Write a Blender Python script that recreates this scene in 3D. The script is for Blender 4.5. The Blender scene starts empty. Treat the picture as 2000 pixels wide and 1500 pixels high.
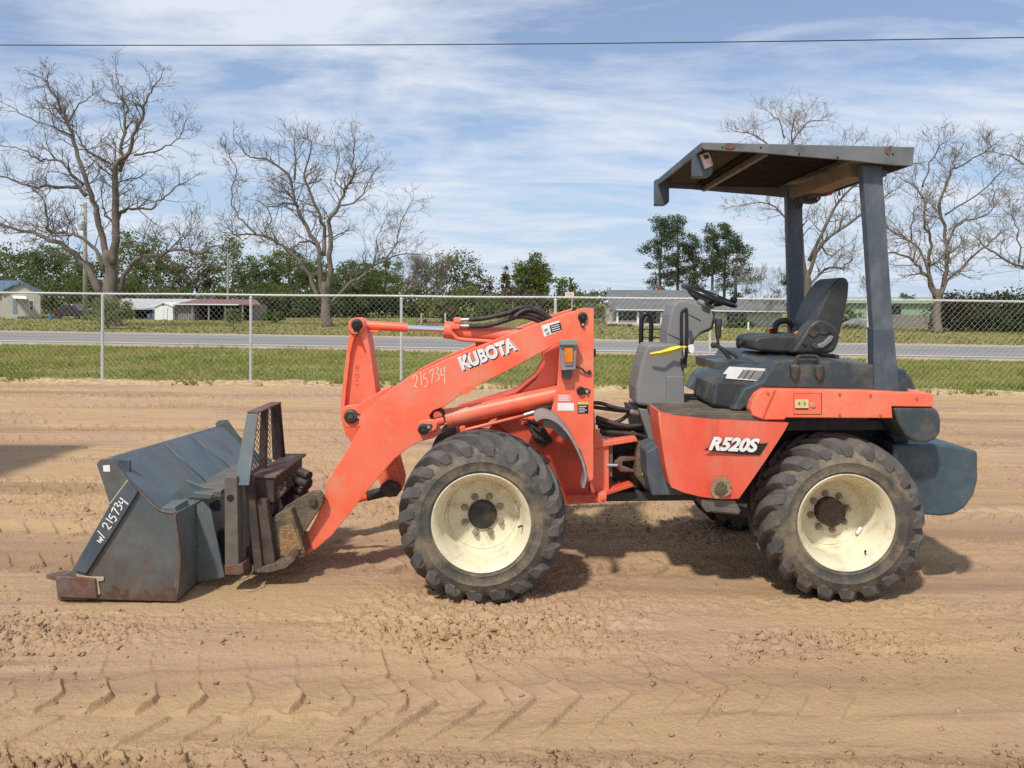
import bpy, bmesh, math, random
import numpy as np
from mathutils import Vector, Matrix

random.seed(7)
rng = np.random.default_rng(7)
S = bpy.context.scene
COL = S.collection

# ------------------------------------------------------------------ camera
F_PX = 1500.0                       # focal length in pixels of the 2000 px wide photograph
CAM_H = 1.70
HORIZON = 590.0
ROLL = math.radians(0.5)
cd = bpy.data.cameras.new('camera')
cd.sensor_fit = 'HORIZONTAL'
cd.sensor_width = 36.0
cd.lens = 36.0 * F_PX / 2000.0
cd.shift_y = (HORIZON - 750.0) / 2000.0
cd.clip_start = 0.05
cd.clip_end = 6000.0
cam = bpy.data.objects.new('camera', cd)
COL.objects.link(cam)
_r = Vector((math.cos(ROLL), 0, math.sin(ROLL)))
_u = Vector((-math.sin(ROLL), 0, math.cos(ROLL)))
_f = Vector((0, 1, 0))
M = Matrix.Identity(4)
for i in range(3):
    M[i][0] = _r[i]; M[i][1] = _u[i]; M[i][2] = -_f[i]
M[2][3] = CAM_H
cam.matrix_world = M
S.camera = cam

# ------------------------------------------------------------------ sky
SUN_DIR = Vector((0.36, 0.66, -1.0)).normalized()      # direction in which the light travels
elev = math.asin(-SUN_DIR.z)
azim = math.atan2(-SUN_DIR.x, -SUN_DIR.y)
W = bpy.data.worlds.new('World')
S.world = W
W.use_nodes = True
nt = W.node_tree
nt.nodes.clear()
N = nt.nodes.new
L = nt.links.new
wo = N('ShaderNodeOutputWorld')
bg = N('ShaderNodeBackground')
bg.inputs['Strength'].default_value = 0.107
sky = N('ShaderNodeTexSky')
sky.sky_type = 'NISHITA'
sky.sun_disc = False
sky.sun_elevation = elev
sky.sun_rotation = azim
sky.air_density = 1.0
sky.dust_density = 0.6
sky.ozone_density = 2.2
tc = N('ShaderNodeTexCoord')
sp = N('ShaderNodeSeparateXYZ')
L(tc.outputs['Generated'], sp.inputs[0])
den = N('ShaderNodeMath'); den.operation = 'MAXIMUM'; den.inputs[1].default_value = 0.0
L(sp.outputs['Z'], den.inputs[0])
den2 = N('ShaderNodeMath'); den2.operation = 'ADD'; den2.inputs[1].default_value = 0.13
L(den.outputs[0], den2.inputs[0])
dx = N('ShaderNodeMath'); dx.operation = 'DIVIDE'
dy = N('ShaderNodeMath'); dy.operation = 'DIVIDE'
L(sp.outputs['X'], dx.inputs[0]); L(den2.outputs[0], dx.inputs[1])
L(sp.outputs['Y'], dy.inputs[0]); L(den2.outputs[0], dy.inputs[1])
cb = N('ShaderNodeCombineXYZ')
L(dx.outputs[0], cb.inputs[0]); L(dy.outputs[0], cb.inputs[1])
mp = N('ShaderNodeMapping')
mp.inputs['Scale'].default_value = (0.62, 1.0, 1.0)
mp.inputs['Rotation'].default_value = (0, 0, math.radians(14))
mp.inputs['Location'].default_value = (1.7, 0.4, 0)
L(cb.outputs[0], mp.inputs[0])
n1 = N('ShaderNodeTexNoise')
n1.inputs['Scale'].default_value = 1.5
n1.inputs['Detail'].default_value = 9.0
n1.inputs['Roughness'].default_value = 0.60
n1.inputs['Distortion'].default_value = 0.6
L(mp.outputs[0], n1.inputs['Vector'])
n2 = N('ShaderNodeTexNoise')
n2.inputs['Scale'].default_value = 5.0
n2.inputs['Detail'].default_value = 6.0
n2.inputs['Roughness'].default_value = 0.6
mp2 = N('ShaderNodeMapping')
mp2.inputs['Scale'].default_value = (0.6, 1.3, 1.0)
mp2.inputs['Rotation'].default_value = (0, 0, math.radians(-6))
L(cb.outputs[0], mp2.inputs[0]); L(mp2.outputs[0], n2.inputs['Vector'])
ad = N('ShaderNodeMath'); ad.operation = 'MULTIPLY_ADD'; ad.inputs[1].default_value = 0.30
L(n2.outputs['Fac'], ad.inputs[0]); L(n1.outputs['Fac'], ad.inputs[2])
rp = N('ShaderNodeValToRGB')
rp.color_ramp.elements[0].position = 0.53; rp.color_ramp.elements[0].color = (0, 0, 0, 1)
rp.color_ramp.elements[1].position = 0.80; rp.color_ramp.elements[1].color = (1, 1, 1, 1)
L(ad.outputs[0], rp.inputs[0])
mf = N('ShaderNodeMath'); mf.operation = 'MULTIPLY_ADD'; mf.inputs[1].default_value = 0.74; mf.inputs[2].default_value = 0.22
L(rp.outputs[0], mf.inputs[0])
mx = N('ShaderNodeMix'); mx.data_type = 'RGBA'
L(mf.outputs[0], mx.inputs['Factor'])
tint = N('ShaderNodeMix'); tint.data_type = 'RGBA'; tint.blend_type = 'MULTIPLY'; tint.inputs['Factor'].default_value = 1.0
tint.inputs[7].default_value = (0.90, 1.06, 1.22, 1)
L(sky.outputs[0], tint.inputs[6])
# pale haze low over the horizon, all the way round
hz = N('ShaderNodeMapRange'); hz.interpolation_type = 'SMOOTHSTEP'
hz.inputs['From Min'].default_value = -0.02; hz.inputs['From Max'].default_value = 0.30
hz.inputs['To Min'].default_value = 0.90; hz.inputs['To Max'].default_value = 0.0
L(sp.outputs['Z'], hz.inputs['Value'])
hm = N('ShaderNodeMix'); hm.data_type = 'RGBA'
L(hz.outputs[0], hm.inputs['Factor']); L(tint.outputs[2], hm.inputs[6]); hm.inputs[7].default_value = (4.3, 5.7, 7.6, 1)
L(hm.outputs[2], mx.inputs[6])
mx.inputs[7].default_value = (7.3, 7.8, 8.7, 1)         # thin bright cloud
L(mx.outputs[2], bg.inputs['Color'])
L(bg.outputs[0], wo.inputs['Surface'])

# ------------------------------------------------------------------ sun
sd = bpy.data.lights.new('sun', 'SUN')
sd.energy = 3.7
sd.angle = math.radians(3.6)
sd.color = (1.0, 0.95, 0.87)
sun = bpy.data.objects.new('sun', sd)
COL.objects.link(sun)
sun.rotation_euler = SUN_DIR.to_track_quat('-Z', 'Y').to_euler()
sun.location = (-8, -14, 22)

vs = S.view_settings
vs.view_transform = 'Standard'
vs.look = 'None'
vs.gamma = 1.0
vs.exposure = 0.0
vs.use_curve_mapping = False
S.cycles.max_bounces = 6
S.cycles.transparent_max_bounces = 12
S.cycles.use_denoising = False

# ------------------------------------------------------------------ helpers
def P(px, py, Y):
    """point of the place at depth Y that stands at photo pixel (px, py)"""
    u = (px - 1000.0) / F_PX
    v = -(py - HORIZON) / F_PX
    d = _f + _r * u + _u * v
    return Vector((d.x * Y, Y, CAM_H + d.z * Y))

def G(px, py, z=0.0):
    u = (px - 1000.0) / F_PX
    v = -(py - HORIZON) / F_PX
    d = _f + _r * u + _u * v
    t = (z - CAM_H) / d.z
    return Vector((d.x * t, t, z))

WORLD = {}
def tag(o, label=None, cat=None, group=None, kind=None):
    if label: o['label'] = label
    if cat: o['category'] = cat
    if group: o['group'] = group
    if kind: o['kind'] = kind
    return o

def empty(name, loc, label=None, cat=None, group=None):
    o = bpy.data.objects.new(name, None)
    COL.objects.link(o)
    o.location = loc
    o.empty_display_size = 0.2
    WORLD[o.name] = Vector(loc)
    return tag(o, label, cat, group)

def newmesh(name, V, Fc):
    V = np.asarray(V, dtype=np.float32)
    me = bpy.data.meshes.new(name)
    if isinstance(Fc, np.ndarray):
        n, k = Fc.shape
        me.vertices.add(len(V)); me.vertices.foreach_set('co', V.ravel())
        me.loops.add(n * k); me.loops.foreach_set('vertex_index', Fc.astype(np.int32).ravel())
        me.polygons.add(n)
        me.polygons.foreach_set('loop_start', np.arange(0, n * k, k, dtype=np.int32))
        me.polygons.foreach_set('loop_total', np.full(n, k, dtype=np.int32))
        me.update(calc_edges=True)
    else:
        me.from_pydata([tuple(map(float, v)) for v in V], [], Fc)
        me.update()
    return me

def obj(name, V, Fc, mat, parent=None, smooth=False, origin=None, bevel=0.0, seg=2, kind=None):
    V = np.asarray([tuple(v) for v in V] if not isinstance(V, np.ndarray) else V, dtype=np.float64)
    c = np.array(origin if origin is not None else (V.min(0) + V.max(0)) / 2)
    me = newmesh(name, V - c, Fc)
    if mat: me.materials.append(mat)
    if smooth:
        me.polygons.foreach_set('use_smooth', np.ones(len(me.polygons), dtype=bool))
    o = bpy.data.objects.new(name, me)
    COL.objects.link(o)
    WORLD[o.name] = Vector(c)
    if parent is not None:
        o.parent = parent
        o.location = Vector(c) - WORLD[parent.name]
    else:
        o.location = c
    if bevel > 0:
        b = o.modifiers.new('bevel', 'BEVEL')
        b.width = bevel; b.segments = seg; b.limit_method = 'ANGLE'; b.angle_limit = math.radians(28)
    if kind: o['kind'] = kind
    return o

def copy_tree(o, loc=None, parent=None):
    c = o.copy(); COL.objects.link(c)
    WORLD[c.name] = WORLD.get(o.name, Vector((0, 0, 0)))
    if parent is not None: c.parent = parent
    if loc is not None:
        c.location = loc
        WORLD[c.name] = Vector(loc)
    for ch in list(o.children):
        copy_tree(ch, None, c)
    return c

def poly_prism(poly3, ext):
    """front polygon (list of Vectors), extruded by vector ext"""
    n = len(poly3)
    V = [tuple(p) for p in poly3] + [tuple(p + ext) for p in poly3]
    Fc = [tuple(range(n)), tuple(range(2 * n - 1, n - 1, -1))]
    for i in range(n):
        j = (i + 1) % n
        Fc.append((j, i, i + n, j + n))
    return V, Fc

def fix_normals(o):
    bm = bmesh.new(); bm.from_mesh(o.data)
    bmesh.ops.recalc_face_normals(bm, faces=bm.faces)
    bm.to_mesh(o.data); bm.free()
    return o

def prism(name, px, Y0, Y1, mat, parent=None, bevel=0.006, seg=2, smooth=False):
    pts = [P(a, b, Y0) for a, b in px]
    V, Fc = poly_prism(pts, Vector((0, Y1 - Y0, 0)))
    return fix_normals(obj(name, V, Fc, mat, parent, bevel=bevel, seg=seg, smooth=smooth))

def hull_prism(name, pxA, YA, pxB, YB, mat, parent=None, bevel=0.006):
    """prism whose near and far outlines are given separately"""
    A = [P(a, b, YA) for a, b in pxA]; B = [P(a, b, YB) for a, b in pxB]
    n = len(A)
    V = [tuple(p) for p in A + B]
    Fc = [tuple(range(n)), tuple(range(2 * n - 1, n - 1, -1))]
    for i in range(n):
        j = (i + 1) % n
        Fc.append((j, i, i + n, j + n))
    return fix_normals(obj(name, V, Fc, mat, parent, bevel=bevel))

def box(name, lo, hi, mat, parent=None, bevel=0.004, rot=None, kind=None):
    lo = Vector(lo); hi = Vector(hi)
    c = (lo + hi) / 2; h = (hi - lo) / 2
    V = []
    for sx in (-1, 1):
        for sy in (-1, 1):
            for sz in (-1, 1):
                p = Vector((sx * h.x, sy * h.y, sz * h.z))
                if rot is not None: p = rot @ p
                V.append(tuple(p + c))
    Fc = [(0, 1, 3, 2), (4, 6, 7, 5), (0, 4, 5, 1), (2, 3, 7, 6), (0, 2, 6, 4), (1, 5, 7, 3)]
    return obj(name, V, Fc, mat, parent, bevel=bevel, kind=kind)

class TB:
    """collects tubes"""
    def __init__(s): s.V = []; s.F = []
    def add(s, pts, rad, n=8, cap=True):
        pts = [Vector(p) for p in pts]
        m = len(pts)
        if not hasattr(rad, '__len__'): rad = [rad] * m
        base = len(s.V)
        prev = None
        for i, p in enumerate(pts):
            t = (pts[min(i + 1, m - 1)] - pts[max(i - 1, 0)])
            if t.length < 1e-9: t = Vector((0, 0, 1))
            t.normalize()
            if prev is None:
                a = Vector((0, 0, 1)) if abs(t.z) < 0.9 else Vector((1, 0, 0))
                prev = (a - t * a.dot(t)).normalized()
            else:
                prev = (prev - t * prev.dot(t))
                prev = prev.normalized() if prev.length > 1e-6 else t.orthogonal().normalized()
            b = t.cross(prev)
            for k in range(n):
                an = 2 * math.pi * k / n
                s.V.append(tuple(p + (prev * math.cos(an) + b * math.sin(an)) * rad[i]))
        for i in range(m - 1):
            for k in range(n):
                k2 = (k + 1) % n
                s.F.append((base + i * n + k, base + i * n + k2, base + (i + 1) * n + k2, base + (i + 1) * n + k))
        if cap:
            s.F.append(tuple(base + k for k in range(n - 1, -1, -1)))
            s.F.append(tuple(base + (m - 1) * n + k for k in range(n)))
    def build(s, name, mat, parent=None, smooth=True, **kw):
        return obj(name, s.V, s.F, mat, parent, smooth=smooth, **kw)

def smooth_pts(pts, k=5):
    pts = [Vector(p) for p in pts]
    out = []
    n = len(pts)
    for i in range(n - 1):
        p0 = pts[max(i - 1, 0)]; p1 = pts[i]; p2 = pts[i + 1]; p3 = pts[min(i + 2, n - 1)]
        for j in range(k):
            t = j / k
            out.append(0.5 * ((2 * p1) + (p2 - p0) * t + (2 * p0 - 5 * p1 + 4 * p2 - p3) * t * t + (3 * p1 - p0 - 3 * p2 + p3) * t ** 3))
    out.append(pts[-1])
    return out

def tube(name, pts, r, mat, parent=None, n=10, k=1):
    if k > 1: pts = smooth_pts(pts, k)
    t = TB(); t.add(pts, r, n)
    return t.build(name, mat, parent)

def auto_smooth(o, ang=35):
    """smooth shading with sharp edges above an angle"""
    me = o.data
    me.polygons.foreach_set('use_smooth', np.ones(len(me.polygons), dtype=bool))
    bm = bmesh.new(); bm.from_mesh(me)
    for e in bm.edges:
        if len(e.link_faces) == 2 and e.calc_face_angle(0) > math.radians(ang): e.smooth = False
    bm.to_mesh(me); bm.free()
    return o

def lathe(name, prof, c, mat, parent=None, n=48, closed=False, axis='Y', sharp=40):
    """profile of (radius, offset along axis) round centre c"""
    V = []; m = len(prof)
    for r, y in prof:
        for k in range(n):
            a = 2 * math.pi * k / n
            if axis == 'Y': V.append((c[0] + r * math.cos(a), c[1] + y, c[2] + r * math.sin(a)))
            elif axis == 'Z': V.append((c[0] + r * math.cos(a), c[1] + r * math.sin(a), c[2] + y))
            else: V.append((c[0] + y, c[1] + r * math.cos(a), c[2] + r * math.sin(a)))
    Fc = []
    for i in range(m if closed else m - 1):
        i2 = (i + 1) % m
        for k in range(n):
            k2 = (k + 1) % n
            Fc.append((i * n + k, i * n + k2, i2 * n + k2, i2 * n + k))
    if not closed:
        if prof[0][0] > 1e-5: Fc.append(tuple(range(n)))
        if prof[-1][0] > 1e-5: Fc.append(tuple((m - 1) * n + k for k in range(n - 1, -1, -1)))
    o = obj(name, V, Fc, mat, parent)
    fix_normals(o)
    return auto_smooth(o, sharp)

def cyl(name, p0, p1, r, mat, parent=None, n=20):
    t = TB(); t.add([p0, p1], r, n)
    o = t.build(name, mat, parent)
    return auto_smooth(o, 40)

# ------------------------------------------------------------------ materials
MATS = {}
def material(name, base, base2=None, scale=3.0, rough=0.6, rough2=None, dirt=None, dirt_amt=0.0, dirt_scale=5.0, dirt_pos=0.55,
             metal=0.0, bump=0.0, bump_scale=60.0, spec=0.5, detail=6.0, coord='Object', stretch=None, spots=None, spots_pos=0.66, spots_scale=14.0):
    m = bpy.data.materials.new(name); m.use_nodes = True
    t = m.node_tree; b = t.nodes['Principled BSDF']
    b.inputs['Metallic'].default_value = metal
    b.inputs['Specular IOR Level'].default_value = spec
    co = t.nodes.new('ShaderNodeTexCoord')
    vec = co.outputs[coord]
    if coord == 'Object':
        inf = t.nodes.new('ShaderNodeObjectInfo')
        ml = t.nodes.new('ShaderNodeVectorMath'); ml.operation = 'MULTIPLY_ADD'
        cx = t.nodes.new('ShaderNodeCombineXYZ')
        for i in range(3): t.links.new(inf.outputs['Random'], cx.inputs[i])
        ml.inputs[1].default_value = (31.0, 17.0, 23.0)
        t.links.new(cx.outputs[0], ml.inputs[0]); t.links.new(vec, ml.inputs[2])
        vec = ml.outputs[0]
    if stretch:
        mpn = t.nodes.new('ShaderNodeMapping'); mpn.inputs['Scale'].default_value = stretch
        t.links.new(vec, mpn.inputs[0]); vec = mpn.outputs[0]
    def noise(sc, det=detail, ro=0.6):
        n = t.nodes.new('ShaderNodeTexNoise')
        n.inputs['Scale'].default_value = sc; n.inputs['Detail'].default_value = det; n.inputs['Roughness'].default_value = ro
        t.links.new(vec, n.inputs['Vector'])
        return n.outputs['Fac']
    def ramp(src, a, b_):
        r = t.nodes.new('ShaderNodeMapRange'); r.inputs['From Min'].default_value = a; r.inputs['From Max'].default_value = b_
        r.interpolation_type = 'SMOOTHSTEP'
        t.links.new(src, r.inputs['Value']); return r.outputs['Result']
    def mix(fac, a, b_):
        x = t.nodes.new('ShaderNodeMix'); x.data_type = 'RGBA'
        t.links.new(fac, x.inputs['Factor'])
        for idx, val in ((6, a), (7, b_)):
            if isinstance(val, tuple): x.inputs[idx].default_value = (*val, 1)
            else: t.links.new(val, x.inputs[idx])
        return x.outputs[2]
    col = base
    nz = noise(scale)
    if base2: col = mix(ramp(nz, 0.33, 0.67), base, base2)
    if spots: col = mix(ramp(noise(spots_scale, 8, 0.7), spots_pos, spots_pos + 0.05), col, spots)
    if dirt:
        f = ramp(noise(dirt_scale, 9, 0.68), dirt_pos - 0.12, dirt_pos + 0.16)
        mm = t.nodes.new('ShaderNodeMath'); mm.operation = 'MULTIPLY'; mm.inputs[1].default_value = dirt_amt
        t.links.new(f, mm.inputs[0])
        col = mix(mm.outputs[0], col, dirt)
    if isinstance(col, tuple): b.inputs['Base Color'].default_value = (*col, 1)
    else: t.links.new(col, b.inputs['Base Color'])
    if rough2 is not None:
        r = t.nodes.new('ShaderNodeMapRange'); r.inputs['To Min'].default_value = rough; r.inputs['To Max'].default_value = rough2
        t.links.new(nz, r.inputs['Value']); t.links.new(r.outputs['Result'], b.inputs['Roughness'])
    else: b.inputs['Roughness'].default_value = rough
    if bump > 0:
        bp = t.nodes.new('ShaderNodeBump'); bp.inputs['Strength'].default_value = bump; bp.inputs['Distance'].default_value = 0.02
        t.links.new(noise(bump_scale, 8, 0.65), bp.inputs['Height']); t.links.new(bp.outputs[0], b.inputs['Normal'])
    MATS[name] = m
    return m

DUST = (0.36, 0.25, 0.15)
RUST = (0.16, 0.06, 0.03)
orange = material('faded orange paint', (0.88, 0.138, 0.064), (0.86, 0.205, 0.120), 2.4, 0.30, 0.55, dirt=(0.62, 0.33, 0.20), dirt_amt=0.55, dirt_scale=5, dirt_pos=0.58, bump=0.05, bump_scale=180,
                  spots=(0.20, 0.08, 0.05), spots_pos=0.70, spots_scale=34)
orange_d = material('shaded grimy orange paint', (0.70, 0.085, 0.038), (0.58, 0.10, 0.05), 3, 0.5, 0.7, dirt=(0.10, 0.06, 0.04), dirt_amt=0.6, dirt_scale=6, dirt_pos=0.58, spots=(0.12, 0.05, 0.03), spots_pos=0.7)  # deeper base paints the shade on inner parts; grime is layered over it
orange_side = material('weathered red-orange panel', (0.74, 0.085, 0.045), (0.76, 0.145, 0.085), 2.2, 0.4, 0.6, dirt=(0.55, 0.20, 0.12), dirt_amt=0.6, dirt_scale=4, dirt_pos=0.56, stretch=(2, 2, 0.8))
hood_m = material('slate plastic', (0.030, 0.047, 0.056), (0.042, 0.061, 0.070), 2.0, 0.32, 0.5, dirt=DUST, dirt_amt=0.28, dirt_scale=6)
slate = material('slate painted steel', (0.050, 0.070, 0.090), (0.074, 0.096, 0.120), 5.0, 0.45, 0.65, dirt=(0.19, 0.19, 0.19), dirt_amt=0.5, dirt_scale=9, stretch=(1, 1, 0.45))
cweight = material('scuffed counterweight paint', (0.036, 0.062, 0.080), (0.056, 0.088, 0.108), 4.0, 0.4, 0.6, dirt=(0.16, 0.17, 0.17), dirt_amt=0.45, dirt_scale=7, spots=(0.26, 0.27, 0.26), spots_pos=0.675, spots_scale=20)
canopy_m = material('weathered canopy steel', (0.12, 0.13, 0.135), (0.17, 0.175, 0.175), 4.0, 0.5, 0.7, dirt=(0.055, 0.06, 0.065), dirt_amt=0.7, dirt_scale=5, dirt_pos=0.6, spots=(0.30, 0.15, 0.08), spots_pos=0.76)
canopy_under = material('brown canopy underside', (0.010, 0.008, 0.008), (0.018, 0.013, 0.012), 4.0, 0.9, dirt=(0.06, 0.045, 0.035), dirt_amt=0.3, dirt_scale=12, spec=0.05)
grey_pl = material('grey moulded plastic', (0.190, 0.190, 0.182), (0.215, 0.215, 0.208), 2.5, 0.55, 0.68, dirt=(0.24, 0.22, 0.19), dirt_amt=0.4, dirt_scale=5, bump=0.04, bump_scale=400)
black = material('black rubber', (0.018, 0.018, 0.019), (0.03, 0.03, 0.03), 6, 0.5, 0.7, dirt=DUST, dirt_amt=0.2, dirt_scale=10)
black_g = material('glossy black plastic', (0.015, 0.015, 0.016), None, 5, 0.28)
seat_m = material('charcoal seat vinyl', (0.027, 0.029, 0.030), (0.040, 0.041, 0.041), 4, 0.40, 0.6, dirt=(0.14, 0.13, 0.11), dirt_amt=0.3, dirt_scale=6, bump=0.08, bump_scale=500)
mach = material('oily black machinery', (0.018, 0.016, 0.014), (0.045, 0.035, 0.028), 8, 0.45, 0.8, dirt=(0.12, 0.075, 0.045), dirt_amt=0.6, dirt_scale=9, bump=0.3, bump_scale=50)
chassis = material('dark chassis steel', (0.022, 0.024, 0.028), (0.04, 0.04, 0.045), 5, 0.5, 0.8, dirt=(0.09, 0.065, 0.045), dirt_amt=0.5, dirt_scale=8)
bucket_m = material('worn slate bucket steel', (0.082, 0.118, 0.134), (0.130, 0.165, 0.172), 3.5, 0.26, 0.5, dirt=(0.15, 0.13, 0.10), dirt_amt=0.6, dirt_scale=4.5, dirt_pos=0.52, spots=RUST, spots_pos=0.69, spots_scale=9, bump=0.05, bump_scale=120)
bucket_side_m = material('scuffed bucket side steel', (0.095, 0.128, 0.140), (0.185, 0.190, 0.180), 2.4, 0.30, 0.55, metal=0.35, dirt=(0.13, 0.085, 0.06), dirt_amt=0.6, dirt_scale=5, dirt_pos=0.57, spots=RUST, spots_pos=0.66, spots_scale=16, bump=0.06, bump_scale=160)
rusty = material('rusty worn steel', (0.13, 0.085, 0.075), (0.20, 0.16, 0.145), 14, 0.5, 0.75, metal=0.2, dirt=RUST, dirt_amt=0.9, dirt_scale=11, dirt_pos=0.48, bump=0.15, bump_scale=130)
muddy = material('mud caked steel', (0.095, 0.080, 0.060), (0.065, 0.058, 0.048), 6, 0.7, 0.9, dirt=(0.24, 0.165, 0.095), dirt_amt=0.75, dirt_scale=12, dirt_pos=0.5, spots=(0.26, 0.11, 0.04), spots_pos=0.6, spots_scale=10, bump=0.6, bump_scale=45)
tan_steel = material('scuffed grey brown tube', (0.17, 0.15, 0.12), (0.13, 0.12, 0.105), 6, 0.5, 0.7, metal=0.2, dirt=(0.10, 0.07, 0.05), dirt_amt=0.6, dirt_scale=8)
dark_rust = material('dark rusted steel', (0.042, 0.032, 0.028), (0.070, 0.048, 0.040), 7, 0.6, 0.85, dirt=(0.13, 0.085, 0.05), dirt_amt=0.7, dirt_scale=7, bump=0.2, bump_scale=80)
tyre_m = material('dusty tyre rubber', (0.060, 0.057, 0.053), (0.085, 0.079, 0.072), 4, 0.72, 0.9, dirt=(0.25, 0.195, 0.12), dirt_amt=0.85, dirt_scale=6.5, dirt_pos=0.51, bump=0.25, bump_scale=90)
lug_m = material('tyre tread rubber', (0.066, 0.062, 0.058), (0.098, 0.091, 0.083), 9, 0.65, 0.85, dirt=(0.23, 0.18, 0.115), dirt_amt=0.6, dirt_scale=8, dirt_pos=0.6, bump=0.2, bump_scale=90)
rim_m = material('cream wheel paint', (0.74, 0.68, 0.48), (0.68, 0.61, 0.42), 3, 0.42, 0.6, dirt=(0.36, 0.27, 0.15), dirt_amt=0.75, dirt_scale=8, dirt_pos=0.58, spots=(0.14, 0.08, 0.045), spots_pos=0.665, spots_scale=26)
nut_m = material('dusty wheel nuts', (0.36, 0.31, 0.22), (0.22, 0.17, 0.12), 30, 0.5)
chrome = material('chrome rod', (0.85, 0.85, 0.86), None, 5, 0.08, metal=1.0)
zinc = material('zinc fitting', (0.55, 0.53, 0.48), (0.4, 0.38, 0.33), 20, 0.35, metal=0.7)
fender_m = material('scratched grey fender', (0.20, 0.20, 0.195), (0.28, 0.275, 0.265), 6, 0.4, 0.6, dirt=(0.38, 0.36, 0.33), dirt_amt=0.6, dirt_scale=14, stretch=(1, 0.3, 1))
white_p = material('white paint', (0.80, 0.80, 0.78), (0.72, 0.71, 0.68), 20, 0.6)
decal_w = material('white decal', (0.82, 0.82, 0.79), (0.74, 0.73, 0.69), 30, 0.45)
decal_k = material('black decal', (0.012, 0.012, 0.013), None, 5, 0.4)
decal_y = material('yellow decal', (0.72, 0.55, 0.10), (0.62, 0.45, 0.12), 40, 0.45)
decal_b = material('beige decal', (0.72, 0.60, 0.28), (0.62, 0.50, 0.22), 40, 0.5)
decal_p = material('faded pink decal', (0.80, 0.26, 0.20), None, 5, 0.5)
chalk = material('white paint marker', (0.86, 0.84, 0.78), (0.78, 0.74, 0.66), 60, 0.7)
chalk_y = material('pale chalk marker', (0.86, 0.66, 0.48), (0.80, 0.50, 0.34), 60, 0.7)
amber = material('amber lens', (0.78, 0.24, 0.008), (0.65, 0.16, 0.005), 30, 0.18)
redlens = material('red lens', (0.32, 0.008, 0.012), None, 5, 0.15)
ribbon_m = material('yellow ribbon', (0.85, 0.66, 0.04), (0.80, 0.58, 0.03), 12, 0.4)
mat_m = material('dusty rubber floor mat', (0.075, 0.062, 0.05), (0.12, 0.10, 0.078), 5, 0.85, dirt=(0.30, 0.22, 0.14), dirt_amt=0.6, dirt_scale=6, stretch=(1, 3, 1))
straw = material('dried mud nest', (0.42, 0.32, 0.17), (0.30, 0.22, 0.11), 30, 0.95, bump=0.8, bump_scale=90)
mudhole = material('mud plug', (0.10, 0.085, 0.05), (0.16, 0.13, 0.08), 30, 0.95, bump=0.8, bump_scale=90)
galv = material('galvanised steel', (0.50, 0.51, 0.50), (0.58, 0.59, 0.57), 5, 0.5, 0.65, metal=0.25)
galv_w = material('galvanised wire', (0.44, 0.45, 0.43), None, 5, 0.5, metal=0.3)

def add_wear(m, z0, z1, col, axis='Z', scale=14.0, flip=False, amt=0.95):
    """rust or mud that has built up towards one edge of the part (object space), broken up by noise"""
    t = m.node_tree; b = t.nodes['Principled BSDF']
    src = b.inputs['Base Color'].links[0].from_socket
    co = t.nodes.new('ShaderNodeTexCoord'); sx = t.nodes.new('ShaderNodeSeparateXYZ'); t.links.new(co.outputs['Object'], sx.inputs[0])
    r = t.nodes.new('ShaderNodeMapRange'); r.inputs['From Min'].default_value = z0; r.inputs['From Max'].default_value = z1
    r.inputs['To Min'].default_value = 0.62; r.inputs['To Max'].default_value = 0.0
    t.links.new(sx.outputs[axis], r.inputs['Value'])
    n = t.nodes.new('ShaderNodeTexNoise'); n.inputs['Scale'].default_value = scale; n.inputs['Detail'].default_value = 9; n.inputs['Roughness'].default_value = 0.72
    t.links.new(co.outputs['Object'], n.inputs['Vector'])
    a = t.nodes.new('ShaderNodeMath'); a.operation = 'ADD'; t.links.new(r.outputs[0], a.inputs[0]); t.links.new(n.outputs['Fac'], a.inputs[1])
    q = t.nodes.new('ShaderNodeMapRange'); q.inputs['From Min'].default_value = 0.78; q.inputs['From Max'].default_value = 0.92; q.inputs['To Max'].default_value = amt
    t.links.new(a.outputs[0], q.inputs['Value'])
    x = t.nodes.new('ShaderNodeMix'); x.data_type = 'RGBA'; t.links.new(q.outputs[0], x.inputs['Factor']); t.links.new(src, x.inputs[6]); x.inputs[7].default_value = (*col, 1)
    t.links.new(x.outputs[2], b.inputs['Base Color'])
add_wear(bucket_side_m, -0.55, 0.25, (0.145, 0.115, 0.085), scale=5.0, amt=0.6)
add_wear(bucket_side_m, -0.47, -0.20, (0.13, 0.055, 0.036), scale=26.0, amt=0.85)
add_wear(bucket_m, -0.5, 0.2, (0.145, 0.12, 0.09), scale=6.0, amt=0.5)

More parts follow.
